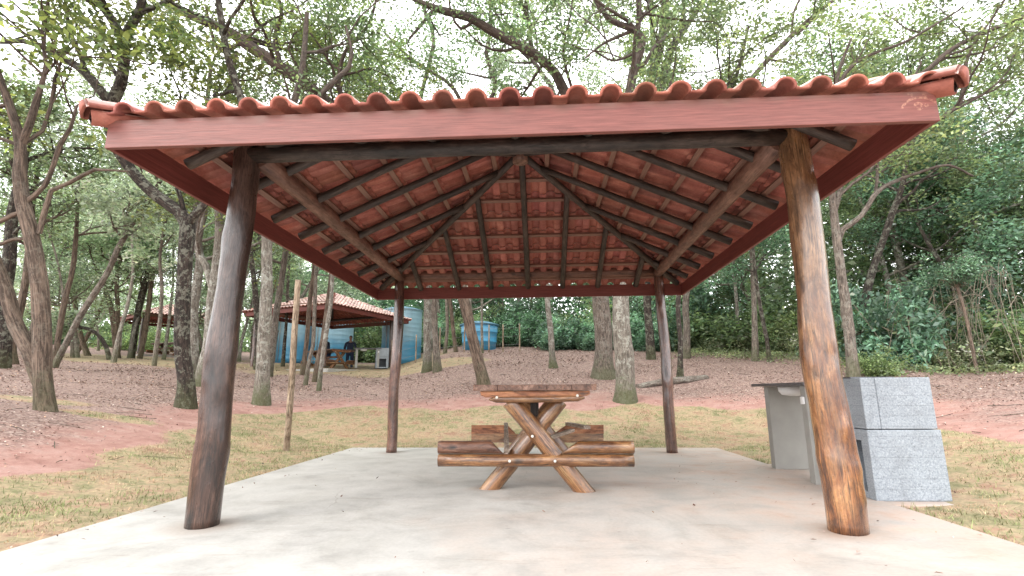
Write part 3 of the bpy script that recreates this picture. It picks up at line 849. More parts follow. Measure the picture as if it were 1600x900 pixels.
# ------------------------------------------------------------------ sink counter and barbecue
def build_counter():
    root = thing('sink_counter', 'grey concrete sink counter with dark stone top beside the honey coloured post', 'counter', (2.82, 5.6, 0))
    m_ = MB(); m_.box((2.575, 6.06, -.004), (3.10, 6.16, .893)); m_.build('side_panel', M['panel'], root, bevel=.004)
    m_ = MB(); m_.box((2.505, 5.08, -.004), (3.10, 5.18, .893)); m_.build('side_panel', M['panel'], root, bevel=.004)
    m_ = MB(); m_.box((2.46, 5.005, .895), (3.13, 6.22, .925)); m_.build('countertop', M['granite'], root, bevel=.003)
    m_ = MB(); m_.lathe((2.74, 5.80, .79), [(.03, 0), (.12, .012), (.15, .05), (.155, .102), (.145, .103), (.14, .06)], 24); m_.build('sink_bowl', M['white'], root)
    m_ = MB(); m_.box((2.482, 5.10, .72), (2.503, 5.15, .79)); m_.build('valve', M['white'], root, bevel=.004)
    return root
counter = build_counter()

def build_bbq():
    root = thing('barbecue', 'blue grey granulated concrete barbecue block at the right edge of the concrete floor', 'barbecue', (2.9, 4.68, 0))
    x0, x1, y0, y1 = 2.605, 3.175, 4.38, 4.96
    zs = .535
    m_ = MB()
    m_.box((x0, y0, -.004), (x1, y0+.10, zs)); m_.box((x0, y1-.10, -.004), (x1, y1, zs)); m_.box((x1-.08, y0+.101, -.004), (x1-.001, y1-.101, zs-.001))
    m_.box((x0+.001, y0+.101, zs-.09), (x1-.081, y1-.101, zs-.001)); m_.box((x0+.001, y0+.101, -.004), (x1-.081, y1-.101, .05))
    m_.build('lower_block', M['granul'], root, bevel=.006)
    m_ = MB(); m_.box((x1-.12, y0+.102, .051), (x1-.082, y1-.102, zs-.091)); m_.build('ash_recess', M['soot'], root)
    m_ = MB(); m_.box((x0, y0+.0, zs+.006), (x0+.115, y1, .948)); m_.box((x0+.118, y0+.001, zs+.006), (x1-.02, y0+.10, .948)); m_.box((x1-.10, y0+.101, zs+.006), (x1-.021, y1, .948))
    m_.box((x0+.116, y1-.10, zs+.006), (x1-.101, y1-.001, .948))
    m_.build('fire_box', M['granul'], root, bevel=.006)
    m_ = MB(); m_.box((x0+.116, y0+.101, .62), (x1-.101, y1-.101, .64)); m_.build('fire_floor', M['soot'], root)
    m_ = MB(); m_.box((x0-.004, y0+.12, .9485), (x0+.35, y1+.02, .958)); m_.build('cover_plate', M['granite'], root)
    return root
bbq = build_bbq()

# stake
p, D = ground_at(447, 704)
m_ = MB(); top = p3(466, 437, D)
m_.tube(catmull([p+np.array([0, 0, -.15]), p+(top-p)*.35+np.array([.01, 0, 0]), p+(top-p)*.7, top], .12), np.linspace(.048, .042, len(catmull([p+np.array([0, 0, -.15]), p+(top-p)*.35+np.array([.01, 0, 0]), p+(top-p)*.7, top], .12))), 12, True, .05, 3)
st = m_.build('wooden_stake', M['stake']); tag(st, 'pale bare wooden stake standing upright in the turf left of the floor slab', 'stake')

# ------------------------------------------------------------------ the other shelters, their table, counter and people
def place(root, x, y, z, rz):
    root.location = (x, y, z); root.rotation_euler = (0, 0, math.radians(rz))

BIGPARTS = ('post', 'eave_beam', 'fascia_board', 'roof_slope', 'hip_cap', 'hip_rafter', 'king_post')
def far_shelter(px, py, D, rz, label, dz=-.06):
    p = p3(px, py, D); z = gz(p[0], p[1])+dz
    r = copy_tree(shelter, lambda c: c.name.split('.')[0] in BIGPARTS)
    place(r, p[0], p[1], z, rz); r['label'] = label; r.scale = (1.07, 1.07, 1.03)
    m = MB(); m.box((-2.4, -2.55, -.5), (2.4, 2.55, 0)); o = m.build('concrete_floor', M['slab'])
    o.location = (p[0], p[1], z-.11); o.rotation_euler = (0, 0, math.radians(rz))
    tag(o, 'concrete floor slab under a distant shelter', None, None, 'structure')
    return r, np.array([p[0], p[1], z])
sh2, c2 = far_shelter(514, 566, 24.5, 159, 'mid distance shelter with pale clay roof standing in front of the blue tanks')
sh3, c3 = far_shelter(256, 572, 36, 56, 'distant clay roofed shelter between the lichen covered tree and the leaning dark trunk')
sh4, c4 = far_shelter(28, 566, 46, 52, 'farthest shelter, a scrap of clay roof behind the twin trunked tree')
for s in (shelter, sh2, sh3, sh4): s['group'] = 'tiled picnic shelters'

t2 = copy_tree(table); p = p3(514, 566, 24.8); place(t2, p[0], p[1], c2[2], 52); t2['label'] = 'distant log picnic table under the shelter in front of the blue tanks'
t3 = copy_tree(table); p = p3(262, 570, 36); place(t3, p[0], p[1], c3[2], 75); t3['label'] = 'distant log picnic table under the shelter beyond the lichen covered tree'
for s in (table, t2, t3): s['group'] = 'log picnic tables'
cn2 = copy_tree(counter); p = p3(574, 566, 24.2); place(cn2, p[0], p[1], gz(p[0], p[1])+.04, 112); cn2['label'] = 'distant concrete sink counter beside the shelter by the blue tanks'
bb2 = copy_tree(bbq); p = p3(596, 566, 24.4); place(bb2, p[0], p[1], gz(p[0], p[1])+.04, 112); bb2['label'] = 'distant grey barbecue block with dark ash opening, right of the far sink counter'

def skin_mesh(name, joints, edges, mat, parent, sub=2):
    """joints: {key: (xyz, r)}"""
    keys = list(joints); me = bpy.data.meshes.new(name)
    me.from_pydata([joints[k][0] for k in keys], [(keys.index(a), keys.index(b)) for a, b in edges], [])
    o = bpy.data.objects.new(name, me); COL.objects.link(o); o.parent = parent
    o.modifiers.new('skin', 'SKIN'); s = o.modifiers.new('sub', 'SUBSURF'); s.levels = s.render_levels = sub
    seen = set(); adj = {k: set() for k in keys}
    for a, b in edges: adj[a].add(b); adj[b].add(a)
    for i, k in enumerate(keys):
        d = me.skin_vertices[0].data[i]; r = joints[k][1]; d.radius = (r, r) if np.isscalar(r) else r
        if k not in seen:
            d.use_root = True; st = [k]
            while st:
                c = st.pop()
                if c in seen: continue
                seen.add(c); st += list(adj[c])
    me.materials.append(mat)
    for pl in me.polygons: pl.use_smooth = True
    return o

def build_person(label, x, y, z, rz):
    root = thing('person', label, 'person', (x, y, z)); root.rotation_euler = (0, 0, math.radians(rz))
    # faces -Y; leans a little forward with both hands near table height
    J = {'pelvis': ((0, .05, .93), (.15, .11)), 'chest': ((0, 0, 1.25), (.165, .115)), 'shoulder': ((0, -.02, 1.40), (.13, .09)), 'neck': ((0, -.045, 1.50), .052),
         'jaw': ((0, -.085, 1.575), .062), 'head': ((0, -.075, 1.655), .088), 'crown': ((0, -.06, 1.73), .06)}
    Ed = [('pelvis', 'chest'), ('chest', 'shoulder'), ('shoulder', 'neck'), ('neck', 'jaw'), ('jaw', 'head'), ('head', 'crown')]
    for s, n in ((-1, 'l'), (1, 'r')):
        J['sh'+n] = ((s*.19, -.02, 1.385), .062); J['el'+n] = ((s*.27, -.02, 1.11), .045); J['wr'+n] = ((s*.21, -.24, .97), .029); J['pm'+n] = ((s*.195, -.31, .945), .034)
        Ed += [('shoulder', 'sh'+n), ('sh'+n, 'el'+n), ('el'+n, 'wr'+n), ('wr'+n, 'pm'+n)]
        J['hp'+n] = ((s*.10, .05, .88), .088); J['kn'+n] = ((s*.11, .02, .48), .058); J['an'+n] = ((s*.11, .06, .08), .04); J['to'+n] = ((s*.125, -.12, .035), .032)
        Ed += [('pelvis', 'hp'+n), ('hp'+n, 'kn'+n), ('kn'+n, 'an'+n), ('an'+n, 'to'+n)]
        for k, (dx, ln) in enumerate(((-.026, .072), (-.009, .082), (.009, .078), (.025, .06))):
            b = 'f%d%s' % (k, n)
            J[b+'a'] = ((s*.195+dx, -.325, .945), .010); J[b+'b'] = ((s*.195+dx*1.15, -.345-ln*.5, .940), .009); J[b+'c'] = ((s*.195+dx*1.2, -.345-ln, .922), .007)
            Ed += [(b+'a', b+'b'), (b+'b', b+'c')]
        b = 't'+n; J[b+'a'] = ((s*.195-s*.02, -.30, .942), .011); J[b+'b'] = ((s*.195-s*.055, -.335, .938), .010); J[b+'c'] = ((s*.195-s*.06, -.37, .93), .008)
        Ed += [(b+'a', b+'b'), (b+'b', b+'c')]
    J['nosea'] = ((0, -.145, 1.63), .016); J['noseb'] = ((0, -.175, 1.618), .012); Ed += [('nosea', 'noseb')]
    skin_mesh('body', J, Ed, M['skin'], root)
    Jj = {'a': ((0, .05, .86), (.175, .13)), 'b': ((0, .02, 1.1), (.18, .135)), 'c': ((0, 0, 1.27), (.19, .14)), 'd': ((0, -.015, 1.42), (.14, .10)), 'e': ((0, -.03, 1.475), .072)}
    Ej = [('a', 'b'), ('b', 'c'), ('c', 'd'), ('d', 'e')]
    for s, n in ((-1, 'l'), (1, 'r')):
        Jj['s'+n] = ((s*.20, -.02, 1.39), .08); Jj['e'+n] = ((s*.275, -.02, 1.11), .062); Jj['w'+n] = ((s*.215, -.23, .975), .045)
        Ej += [('d', 's'+n), ('s'+n, 'e'+n), ('e'+n, 'w'+n)]
    skin_mesh('jacket', Jj, Ej, M['cloth_navy'], root)
    Jt = {'p': ((0, .05, .93), (.165, .125))}; Et = []
    for s, n in ((-1, 'l'), (1, 'r')):
        Jt['h'+n] = ((s*.105, .05, .84), .105); Jt['k'+n] = ((s*.112, .025, .48), .078); Jt['a'+n] = ((s*.112, .06, .09), .065)
        Et += [('p', 'h'+n), ('h'+n, 'k'+n), ('k'+n, 'a'+n)]
    skin_mesh('trousers', Jt, Et, M['cloth_jean'], root)
    Jh = {'a': ((0, .0, 1.60), .07), 'b': ((0, -.03, 1.68), .092), 'c': ((0, -.07, 1.735), .068), 'd': ((0, -.115, 1.74), .04)}
    skin_mesh('hair', Jh, [('a', 'b'), ('b', 'c'), ('c', 'd')], M['hair'], root)
    return root
p = p3(546, 566, 26.0); pr1 = build_person('person in dark navy jacket standing at the right end of the distant picnic table', p[0], p[1], c2[2], 20)
p = p3(509, 566, 26.2); pr2 = copy_tree(pr1); place(pr2, p[0], p[1], c2[2], -40); pr2['label'] = 'dark clothed person at the distant table, mostly hidden behind the leaning pale trunk'

# blue tanks
def tank(px, py, D, dia, h, label, mt, open_top=False):
    p = p3(px, py, D); z = gz(p[0], p[1])-.1
    root = thing('water_tank', label, 'water tank', (p[0], p[1], z), 'blue water tanks'); r = dia/2
    m = MB()
    if not open_top:
        pr = [(r*1.0, 0)]
        for k in range(1, 12): pr += [(r, h*k/12-.015), (r*1.004, h*k/12), (r, h*k/12+.015)]
        pr += [(r, h-.05), (r*1.03, h-.04), (r*1.03, h)]
        m.lathe((p[0], p[1], z), pr, 40); m.build('tank_body', mt, root)
        m = MB(); m.lathe((p[0], p[1], z+h+.002), [(r*1.02, 0), (r*.8, .08), (r*.4, .17), (.05, .21)], 40); m.build('tank_lid', M['tank_lid'], root)
        m = MB()
        for a in (-2.1, -1.9): m.tube([(p[0]+math.cos(a)*r*1.05, p[1]+math.sin(a)*r*1.05, z+.1), (p[0]+math.cos(a)*r*1.05, p[1]+math.sin(a)*r*1.05, z+h)], .02, 6)
        m.build('pipe', M['wire'], root)
    else:
        m.lathe((p[0], p[1], z), [(r*.88, 0), (r*.90, h*.30), (r*.93, h*.31), (r*.93, h*.35), (r*.915, h*.36), (r*.95, h*.66), (r*.98, h*.67), (r*.98, h*.71), (r*.965, h*.72), (r, h*.95)], 40); m.build('tank_body', mt, root)
        m = MB(); m.lathe((p[0], p[1], z+h*.952), [(r*1.06, 0), (r*1.07, .06), (r*1.0, .085), (r*.6, .20), (.1, .26)], 40); m.build('tank_lid', M['tank_lid'], root)
    return root
tank(627, 551, 27.5, 2.12, 2.95, 'tall pale blue cylindrical tank standing right of the mid distance shelter', M['tank'])
tank(459, 556, 30.5, 2.25, 3.0, 'tall pale blue tank seen under the left half of the mid distance shelter', M['tank'])
tank(518, 554, 30.0, 2.35, 3.0, 'tall blue tank seen behind the people under the mid distance shelter', M['tank'])
tank(749, 546, 26.5, 1.95, 1.36, 'low wide blue tank with dark lid behind thin fence posts at the forest edge', M['tank_b'], True)

# post and wire fence in front of the low tank
fr = thing('wire_fence', 'thin post and wire fence running in front of the low blue tank', 'fence', tuple(p3(735, 548, 24.5)))
tops = []
for px in (612, 650, 687, 725.5, 764, 786, 812):
    p = p3(px, 547, 24.6); z = gz(p[0], p[1]); m = MB(); m.log((p[0], p[1], z-.2), (p[0], p[1], z+1.35), .035, .033, 8, 4, .05, px); m.build('fence_post', M['stake'], fr); tops.append((p[0], p[1], z))
for h in (.35, .75, 1.15):
    m = MB(); m.tube([(a, b, c+h) for a, b, c in tops], .005, 4, False); m.build('wire', M['wire'], fr)

# yellow bits of park furniture in the left distance
D = 44.0; p = p3(99, 566, D); p[2] = gz(p[0], p[1])
yb = thing('park_bench', 'tiny yellow park bench in the left distance right of the twin trunks', 'bench', tuple(p)); w = .8
m = MB(); m.box((p[0]-w/2, p[1]-.2, p[2]+.36), (p[0]+w/2, p[1]+.2, p[2]+.42)); m.build('seat', M['yellow'], yb)
m = MB(); m.box((p[0]-w/2, p[1]+.2, p[2]+.42), (p[0]+w/2, p[1]+.24, p[2]+.75)); m.build('backrest', M['yellow'], yb)
for s_ in (-1, 1):
    m = MB(); m.box((p[0]+s_*w*.4-.03, p[1]-.15, p[2]-.1), (p[0]+s_*w*.4+.03, p[1]+.15, p[2]+.359)); m.build('leg', M['yellow'], yb)

# ------------------------------------------------------------------ surveyed trees
def tree(label, bark, paths, D=None, limbs=8, per=26, pal='mid', size=.085, spread=.28, hmin=3.2, L=(1.5, 3.0), lean=0.0, seed=None, nch=(4, 3), name='tree', group=None, cvar=.35, up=.05, leafmat='leaf', lmax=None, updark=False):
    rng = np.random.default_rng(seed if seed is not None else zlib.crc32(label.encode()) % 99991)
    bx, by, bw = paths[0][0]
    p, d = ground_at(bx, by)
    if D is None or (p is not None and D is True):
        D = d if p is not None else 25.0
    base = p3(bx, by, D); base[2] = gz(base[0], base[1])
    root = thing(name, label, 'tree', tuple(base), group)
    mb = MB(); att = []
    ymin = min(q[1] for pa in paths for q in pa)
    for k, pa in enumerate(paths):
        pts = []
        for i, (px, py, w) in enumerate(pa):
            fr_ = max(0, (by-py))/max(1, by-ymin)
            dd = D+lean*fr_*D+(.35*math.sin(px*.045+k) if k else 0)*min(1, i*.6)*(.03*D)
            P = p3(px, py, dd); pts.append((*P, max(.008, w*.465/F_PX*dd)))
        if k == 0:
            pts[0] = (base[0], base[1], base[2]-.10, pts[0][3]*1.0)
        C_ = catmull(pts, .16 if D < 16 else .3)
        C_[:, 3] = np.maximum(C_[:, 3], .007)
        wv = np.arange(len(C_))
        if k == 0: C_[:, 3] *= .93*(1+.10*np.exp(-np.maximum(C_[:, 2]-base[2], 0)/.12))
        mb.tube(C_[:, :3], C_[:, 3], 14 if C_[:, 3].max() > .07 else 8, False, .06, rng.integers(90))
        for i in range(len(C_)):
            if C_[i, 2]-base[2] > hmin: att.append((C_[i], C_[min(i+1, len(C_)-1)][:3]-C_[max(i-1, 0)][:3], i/len(C_)))
    tips = []
    if att:
        for i in range(limbs):
            c, t, f = att[int(rng.beta(1.6, 1.0)*(len(att)-1e-6))]
            a = rng.uniform(0, 2*math.pi); q = np.array([math.cos(a), math.sin(a), rng.uniform(-.1, .6)])
            t = t/(np.linalg.norm(t)+1e-9)
            grow(mb, tips, c[:3], t*rng.uniform(.1, .6)+q, rng.uniform(*L), min(c[3]*.6, .05), 0, rng, up, 2, nch)
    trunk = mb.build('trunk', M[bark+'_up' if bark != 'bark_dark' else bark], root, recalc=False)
    if tips: crown_mesh('crown', tips, max(8, int(per*1.0)), spread*.72, size*1.28, pal, rng, root, M[leafmat], cvar=cvar, drop=.46 if D < 16.5 else .34)
    return root

T = tree
LBL = []
# --- left side, near to far
T('twin trunked grey tree at the left edge, trunks parting near the ground', 'bark_brown', [
  [(74,642,35.2),(67,600,29.6),(66,560,28.8),(65,500,27.2),(62,449,27.2),(51,377,24.8),(36,318,22.4),(31,270,20.8),(32,225,17.6),(20,180,14.4),(8,145,12),(-15,80,9.6),(-40,0,7.2)],
  [(64,600,20.8),(52,565,23.2),(45,545,22.4),(25,508,21.6),(8,449,20.8),(-8,410,20),(-30,350,17.6),(-60,250,14.4)],
  [(32,228,12),(47,192,12),(55,165,11.2),(64,135,8),(72,100,6.4),(66,50,4.8),(80,-20,4)],
  [(61,365,8),(70,330,8),(80,298,7.2),(110,285,6.4),(148,265,5.6),(175,266,4),(200,268,3.2)],
  [(40,330,8),(20,336,8),(-20,356,7.2)], [(45,372,6.4),(20,374,6.4),(-15,388,5.6)],
  [(36,318,8),(70,290,7.2),(95,225,7.2),(110,200,5.6),(120,165,4)]], limbs=15, per=30, pal='olive', size=.088, hmin=3.6, lean=.02)
T('dark forked tree with lichen covered trunk left of the dark front post', 'bark_dark', [
  [(292,626,38),(291,600,29),(286,560,26),(284,527,25),(286,470,25),(288,432,24),(291,385,25),(293,349,25),(281,332,21),(262,318,20),(245,306,20),(215,278,19),(188,240,19),(170,190,19),(178,155,20),(189,130,19),(194,95,18),(194,61,18),(205,40,15),(219,15,14),(224,-10,12),(232,-70,9)],
  [(194,66,14),(178,35,14),(162,13,13),(140,-20,11),(110,-80,8)],
  [(219,20,9),(240,12,8),(258,4,8),(300,-30,5)],
  [(176,168,15),(162,148,14),(135,115,14),(110,97,12),(84,84,12),(60,70,9),(34,64,8),(0,66,6),(-40,60,4)],
  [(293,352,14),(302,338,14),(318,320,13),(345,290,12),(368,250,11),(380,200,12),(378,160,12),(362,110,12),(352,70,11),(347,40,11),(341,0,10),(335,-60,7)],
  [(287,332,9),(283,312,8),(276,290,6),(268,265,4)],
  [(135,115,8),(125,85,7),(110,50,6),(104,20,5),(100,-20,4)], [(190,130,7),(172,100,6),(160,75,5),(165,40,4)]], D=9.6, limbs=13, per=30, pal='olive', size=.085, hmin=3.8, lean=-.06)
T('pale twisted tree close behind the dark front post, forked halfway up', 'bark_lichen', [
  [(313,603,28),(320,565,21),(326,540,19),(331,470,18),(337,432,18),(342,385,16),(343,350,15),(341,325,14),(335,270,11),(350,180,8),(370,80,6)],
  [(331,450,11),(322,415,11),(309,390,10),(316,350,9),(322,310,8),(310,250,5)]], limbs=6, per=26, pal='olive', size=.085)
T('whitish mottled trunk standing just behind the dark lichen covered tree', 'bark_lichen', [
  [(300,586,24),(301,545,20),(302,489,17),(308,443,15),(312,400,13),(306,340,11),(315,240,9),(330,100,6)]], D=15.5, limbs=7, pal='mid')
T('upright pale lichen spotted trunk right of the dark front post', 'bark_lichen', [
  [(408,632,32),(410,600,26),(411,560,23),(412,527,21),(416,470,20),(417,432,19),(417,380,18),(420,300,16),(440,220,14),(470,120,11),(480,20,7)],
  [(420,290,10),(450,230,9),(500,150,9),(545,105,8),(550,84,6),(540,40,4)]], limbs=8, per=28, pal='mid', size=.08)
T('slim grey trunk leaning right behind the upright lichen spotted one', 'bark_grey', [
  [(422,566,14),(430,500,12),(438,451,11),(446,395,10),(455,300,9),(470,180,7),(478,60,5)]], D=18, limbs=5, per=30)
T('brownish thin trunk left of a close pair, in front of the mid distance shelter', 'bark_brown', [[(472,584,9),(479,535,8),(485,462,8),(490,430,8),(494,370,7),(500,250,5),(510,120,4)]], D=19, limbs=6, per=24)
T('slim mossy trunk beside the brownish one, in front of the mid distance shelter', 'bark_grey', [[(477,597,9),(484,560,7),(489,540,7),(492,472,7),(494,420,6),(498,300,5),(505,200,4)]], D=16, limbs=6, per=24)
T('slanted dark brown trunk in front of the mid distance shelter near corner', 'bark_brown', [[(491,588,9),(498,555,8),(504,531,8),(513,464,7),(518,420,6),(530,300,5),(545,150,4)]], D=17, limbs=6, per=24)
T('slanted pale trunk crossing the mid distance shelter near corner', 'bark_lichen', [[(498,613,9),(501,580,8),(506,544,8),(512,505,8),(517,472,7),(519,436,7),(524,350,6),(540,200,5),(548,60,4)]], D=14.3, limbs=7, per=24)
T('short dark trunk beside the left blue tank', 'bark_dark', [[(443,558,7),(445,530,6),(447,508,5),(450,440,5),(455,350,4)]], D=24, limbs=4, per=24)
T('light trunk with a white painted patch right of the tall blue tank', 'bark_lichen', [
  [(667,581,19),(668,550,15),(668,500,14),(668,471,13),(665,400,11),(658,300,9),(655,200,7),(657,155,7),(668,110,7),(678,67,7),(675,45,6),(664,22,5),(655,-20,4)],
  [(662,400,9),(650,280,10),(625,185,10),(608,155,10),(585,130,9),(560,111,8),(545,103,7),(528,98,6),(500,104,4)]], limbs=14, per=24, pal='mid', size=.09)
tr = [o for o in bpy.data.objects if o.get('label', '').startswith('light trunk with a white')][0]
p_ = [p3(668, y_, 18.2) for y_ in (526, 520, 512, 505)]; m = MB(); rr = .185
b0 = 0
for k_, pp in enumerate(p_):
    for j in range(9):
        a_ = math.radians(200+140*j/8); e_ = .04*math.sin(j*2.3+k_*1.9) if k_ in (0, 3) else 0
        m.V.append((tr.location[0]+(pp[0]-p3(667, 581, 18.2)[0])+rr*math.cos(a_), tr.location[1]+rr*math.sin(a_), pp[2]+e_)); m.G.append((0, 0, 0))
for k_ in range(3):
    for j in range(8): m.F.append((k_*9+j, k_*9+j+1, k_*9+10+j, k_*9+9+j)); m.S.append(True)
m.build('paint_patch', M['white'], tr, recalc=False)
T('grey trunk close beside the trunk with the white painted patch', 'bark_grey', [
  [(684,581,17),(681,540,12),(679,471,11),(690,350,10),(730,230,9),(773,140,8),(768,110,8),(760,84,8),(766,50,7),(766,20,6),(764,-40,5)],
  [(740,210,7),(710,140,6),(670,110,6),(640,90,5),(600,50,4)]], limbs=12, per=24, pal='mid', size=.09)
T('leaning furrowed trunk rising behind the picnic table top, arching left above the roof', 'bark_brown', [
  [(758,604,26),(750,575,21),(738,527,20),(725,469,20),(705,400,20),(665,320,20),(600,235,20),(510,159,21),(475,130,21),(439,105,21),(410,85,20),(388,71,20),(362,52,18),(337,40,17),(310,30,15),(287,20,13),(260,3,10),(225,-30,7)],
  [(439,105,9),(430,60,8),(440,20,6),(430,-20,5)], [(545,187,9),(530,130,8),(540,80,6),(575,40,5),(590,-10,4)], [(380,66,8),(345,80,7),(330,50,5),(322,10,4)]], updark=True, limbs=20, per=28, pal='olive', size=.08, lean=-.10)
T('slender pale trunk with spreading roots right of the low blue tank', 'bark_lichen', [
  [(865,575,20),(863,560,12),(860,512,11),(855,466,10),(850,350,9),(858,220,9),(866,149,9),(850,120,9),(835,98,8),(815,80,7),(790,50,6),(770,10,5)]], limbs=12, per=26, pal='pale', size=.09)
T('thickest grey trunk behind the table, arching left over the roof', 'bark_grey', [
  [(944,590,50),(943,565,35),(943,527,31),(938,466,30),(930,380,28),(918,280,24),(902,190,20),(878,135,18),(866,112,17),(851,98,17),(835,84,17),(817,74,17),(790,60,16),(766,47,16),(732,27,15),(705,20,14),(682,13,12),(655,3,10),(620,-20,7)],
  [(682,14,8),(670,24,7),(663,33,6),(640,60,4)], [(833,82,6),(828,50,5),(822,0,5),(818,-40,4)], [(826,78,5),(829,40,5),(812,5,4)], [(740,32,6),(720,45,5),(705,20,4),(700,-20,3)]], updark=True, limbs=18, per=26, pal='mid', size=.085, lean=-.12)
T('mottled grey trunk nearest behind the table, twisting above the roof', 'bark_lichen', [
  [(977,626,46),(977,600,36),(976,560,34),(972,527,33),(970,466,30),(975,350,25),(980,230,20),(984,150,17),(990,110,16),(1000,80,16),(1004,62,15),(996,50,13),(986,44,13),(968,38,11),(952,30,10),(938,12,9),(928,-5,9),(915,-60,6)],
  [(997,50,8),(999,20,8),(1000,-30,6)], [(992,46,6),(960,60,5),(940,70,4),(915,90,3)], [(1001,78,6),(960,95,4),(930,80,3)]], updark=True, limbs=15, per=24, pal='mid', size=.075, lean=-.05)
T('slim trunk left of the back right post, splitting into dark stems above the roof', 'bark_dark', [
  [(1017,557,18),(1015,520,15),(1011,469,14),(1010,380,15),(1013,260,15),(1016,142,15),(1022,110,15),(1029,84,15),(1036,40,14),(1040,0,13),(1042,-60,9)],
  [(1018,190,10),(1033,135,14),(1042,100,14),(1050,74,13),(1062,56,12),(1078,32,10),(1095,8,8),(1120,-30,6)],
  [(1050,78,9),(1062,60,8),(1068,20,7),(1066,-20,5)], [(1015,150,9),(1021,90,9),(1019,40,8),(1017,-20,7)]], D=19.5, limbs=16, per=26, pal='bright', size=.10, hmin=5)
T('thin dark trunk right of the back right post', 'bark_dark', [[(1062,594,14),(1063,560,9),(1063,527,9),(1060,466,8),(1075,350,8),(1110,220,7),(1150,120,6),(1170,40,4)]], limbs=10, per=26, pal='bright', size=.085)
T('pale trunk close right of the thin dark one, sweeping right above the roof', 'bark_grey', [
  [(1072,560,15),(1073,510,12),(1072,466,11),(1090,350,10),(1130,220,9),(1168,135,9),(1185,110,9),(1205,88,9),(1228,65,9),(1249,44,8),(1275,22,7),(1303,0,6),(1340,-30,5)],
  [(1205,88,5),(1235,60,4),(1240,20,4),(1260,-20,3)]], limbs=14, per=26, pal='bright', size=.09)
T('short straight trunk in the clearing left of the honey coloured post', 'bark_grey', [[(1180,564,13),(1179,500,10),(1177,440,9),(1175,380,8),(1180,300,6),(1190,150,5)]], limbs=10, per=26, pal='mid', size=.10)
T('thin dark sapling leaning left beside the short straight trunk', 'bark_dark', [[(1203,571,8),(1198,530,7),(1192,502,7),(1182,440,6),(1176,380,4)]], D=16.5, limbs=5, per=22, pal='deep', hmin=2.2, L=(.8, 1.6))
T('mossy trunk behind the barbecue with one long arched branch to the right', 'bark_grey', [
  [(1333,592,24),(1330,550,19),(1323,486,17),(1316,440,16),(1311,401,15),(1306,361,14),(1300,300,11),(1297,250,9),(1300,180,7),(1310,115,6),(1330,60,4)],
  [(1310,374,10),(1317,358,9),(1330,350,9),(1345,338,8),(1356,322,8),(1364,308,8),(1378,294,7),(1402,282,6),(1435,270,5),(1480,258,4),(1520,275,3)],
  [(1304,330,9),(1330,240,8),(1380,165,8),(1430,122,8),(1451,108,8),(1480,82,8),(1516,61,7),(1560,42,7),(1610,22,6),(1650,0,4)],
  [(1305,140,6),(1330,104,6),(1364,84,5),(1411,67,5),(1450,45,4),(1500,15,3)], [(1368,302,5),(1371,268,5),(1368,235,4)],
  [(1470,185,7),(1500,160,7),(1506,120,6),(1512,90,5),(1535,40,3)]], limbs=22, per=26, pal='bright', size=.08, hmin=3.0)
T('dark leaning trunk half hidden in the thicket right of the mossy trunk', 'bark_dark', [[(1338,530,17),(1347,489,14),(1355,455,13),(1364,421,12),(1380,375,11),(1394,334,11),(1410,290,9),(1420,240,7),(1450,150,5)]], D=15.5, limbs=12, per=26, pal='mid', size=.09, hmin=3)
# left distance
T('thin grey trunk leaning strongly right in the left distance', 'bark_grey', [[(82,576,11),(104,535,10),(127,491,10),(150,455,10),(169,424,9),(186,386,9),(211,343,8),(237,305,7),(270,250,5)]], D=15.5, limbs=8, pal='pale', size=.1)
T('slim brown trunk rising from the foot of the leaning grey one', 'bark_brown', [[(84,573,9),(97,491,9),(106,450,8),(114,419,8),(120,350,6),(122,280,5)]], D=16, limbs=8, pal='pale', size=.1)
T('straight dark trunk leaning right beside the distant left shelter', 'bark_dark', [[(204,564,12),(212,510,11),(219,470,10),(232,421,9),(245,360,7),(255,280,5)]], D=27, limbs=7, pal='pale', size=.13)
T('brown trunk just right of the straight dark one by the distant left shelter', 'bark_brown', [[(218,564,9),(226,520,9),(232,481,8),(238,432,7),(250,380,6),(262,330,5)]], D=27, limbs=7, pal='pale', size=.13)
T('thin pale trunk in front of the distant left shelter', 'bark_grey', [[(240,580,8),(244,545,8),(249,511,7),(253,451,6),(250,400,5),(262,330,4)]], D=20, limbs=6, pal='pale', size=.12)
T('broad dark trunk at the far left edge behind the twin trunks', 'bark_dark', [[(2,575,26),(6,520,24),(4,470,24),(15,400,20),(20,330,16),(40,250,12)]], D=14, limbs=10, pal='mid', size=.09)
T('reddish trunk between the broad dark trunk and the twin trunks', 'bark_brown', [[(20,583,14),(20,540,11),(28,500,11),(38,450,11),(44,400,10),(48,340,9),(60,260,6)]], D=15.5, limbs=8, pal='mid', size=.09)
T('forked brown trunk in the left distance before the dark slanted trunk', 'bark_brown', [[(182,567,12),(181,530,11),(176,490,10),(168,465,8),(160,430,6)], [(181,520,8),(184,480,7),(182,440,6),(190,400,5)]], D=26, limbs=8, pal='pale', size=.13)
T('low arching dark branch tree in the left distance', 'bark_dark', [[(172,566,9),(165,540,7),(150,520,6),(125,511,6),(95,512,5),(78,520,4)]], D=22, limbs=3, pal='pale', size=.1, hmin=1.2, L=(.6, 1.2))
T('tilted dark trunk left of the dark front post, near the mid distance shelter', 'bark_dark', [[(403,562,12),(404,520,12),(401,480,11),(396,430,9),(390,380,8)]], D=21, limbs=6, pal='mid', size=.1)
T('slim trunk behind the fence left of the leaning furrowed trunk', 'bark_grey', [[(695,552,7),(699,510,6),(698,469,6),(700,400,5)]], D=25, limbs=5, pal='deep', size=.12)
T('tilted brown trunk by the fence left of the low blue tank', 'bark_brown', [[(713,551,8),(708,515,7),(703,469,7),(690,400,6)]], D=25, limbs=5, pal='deep', size=.12)
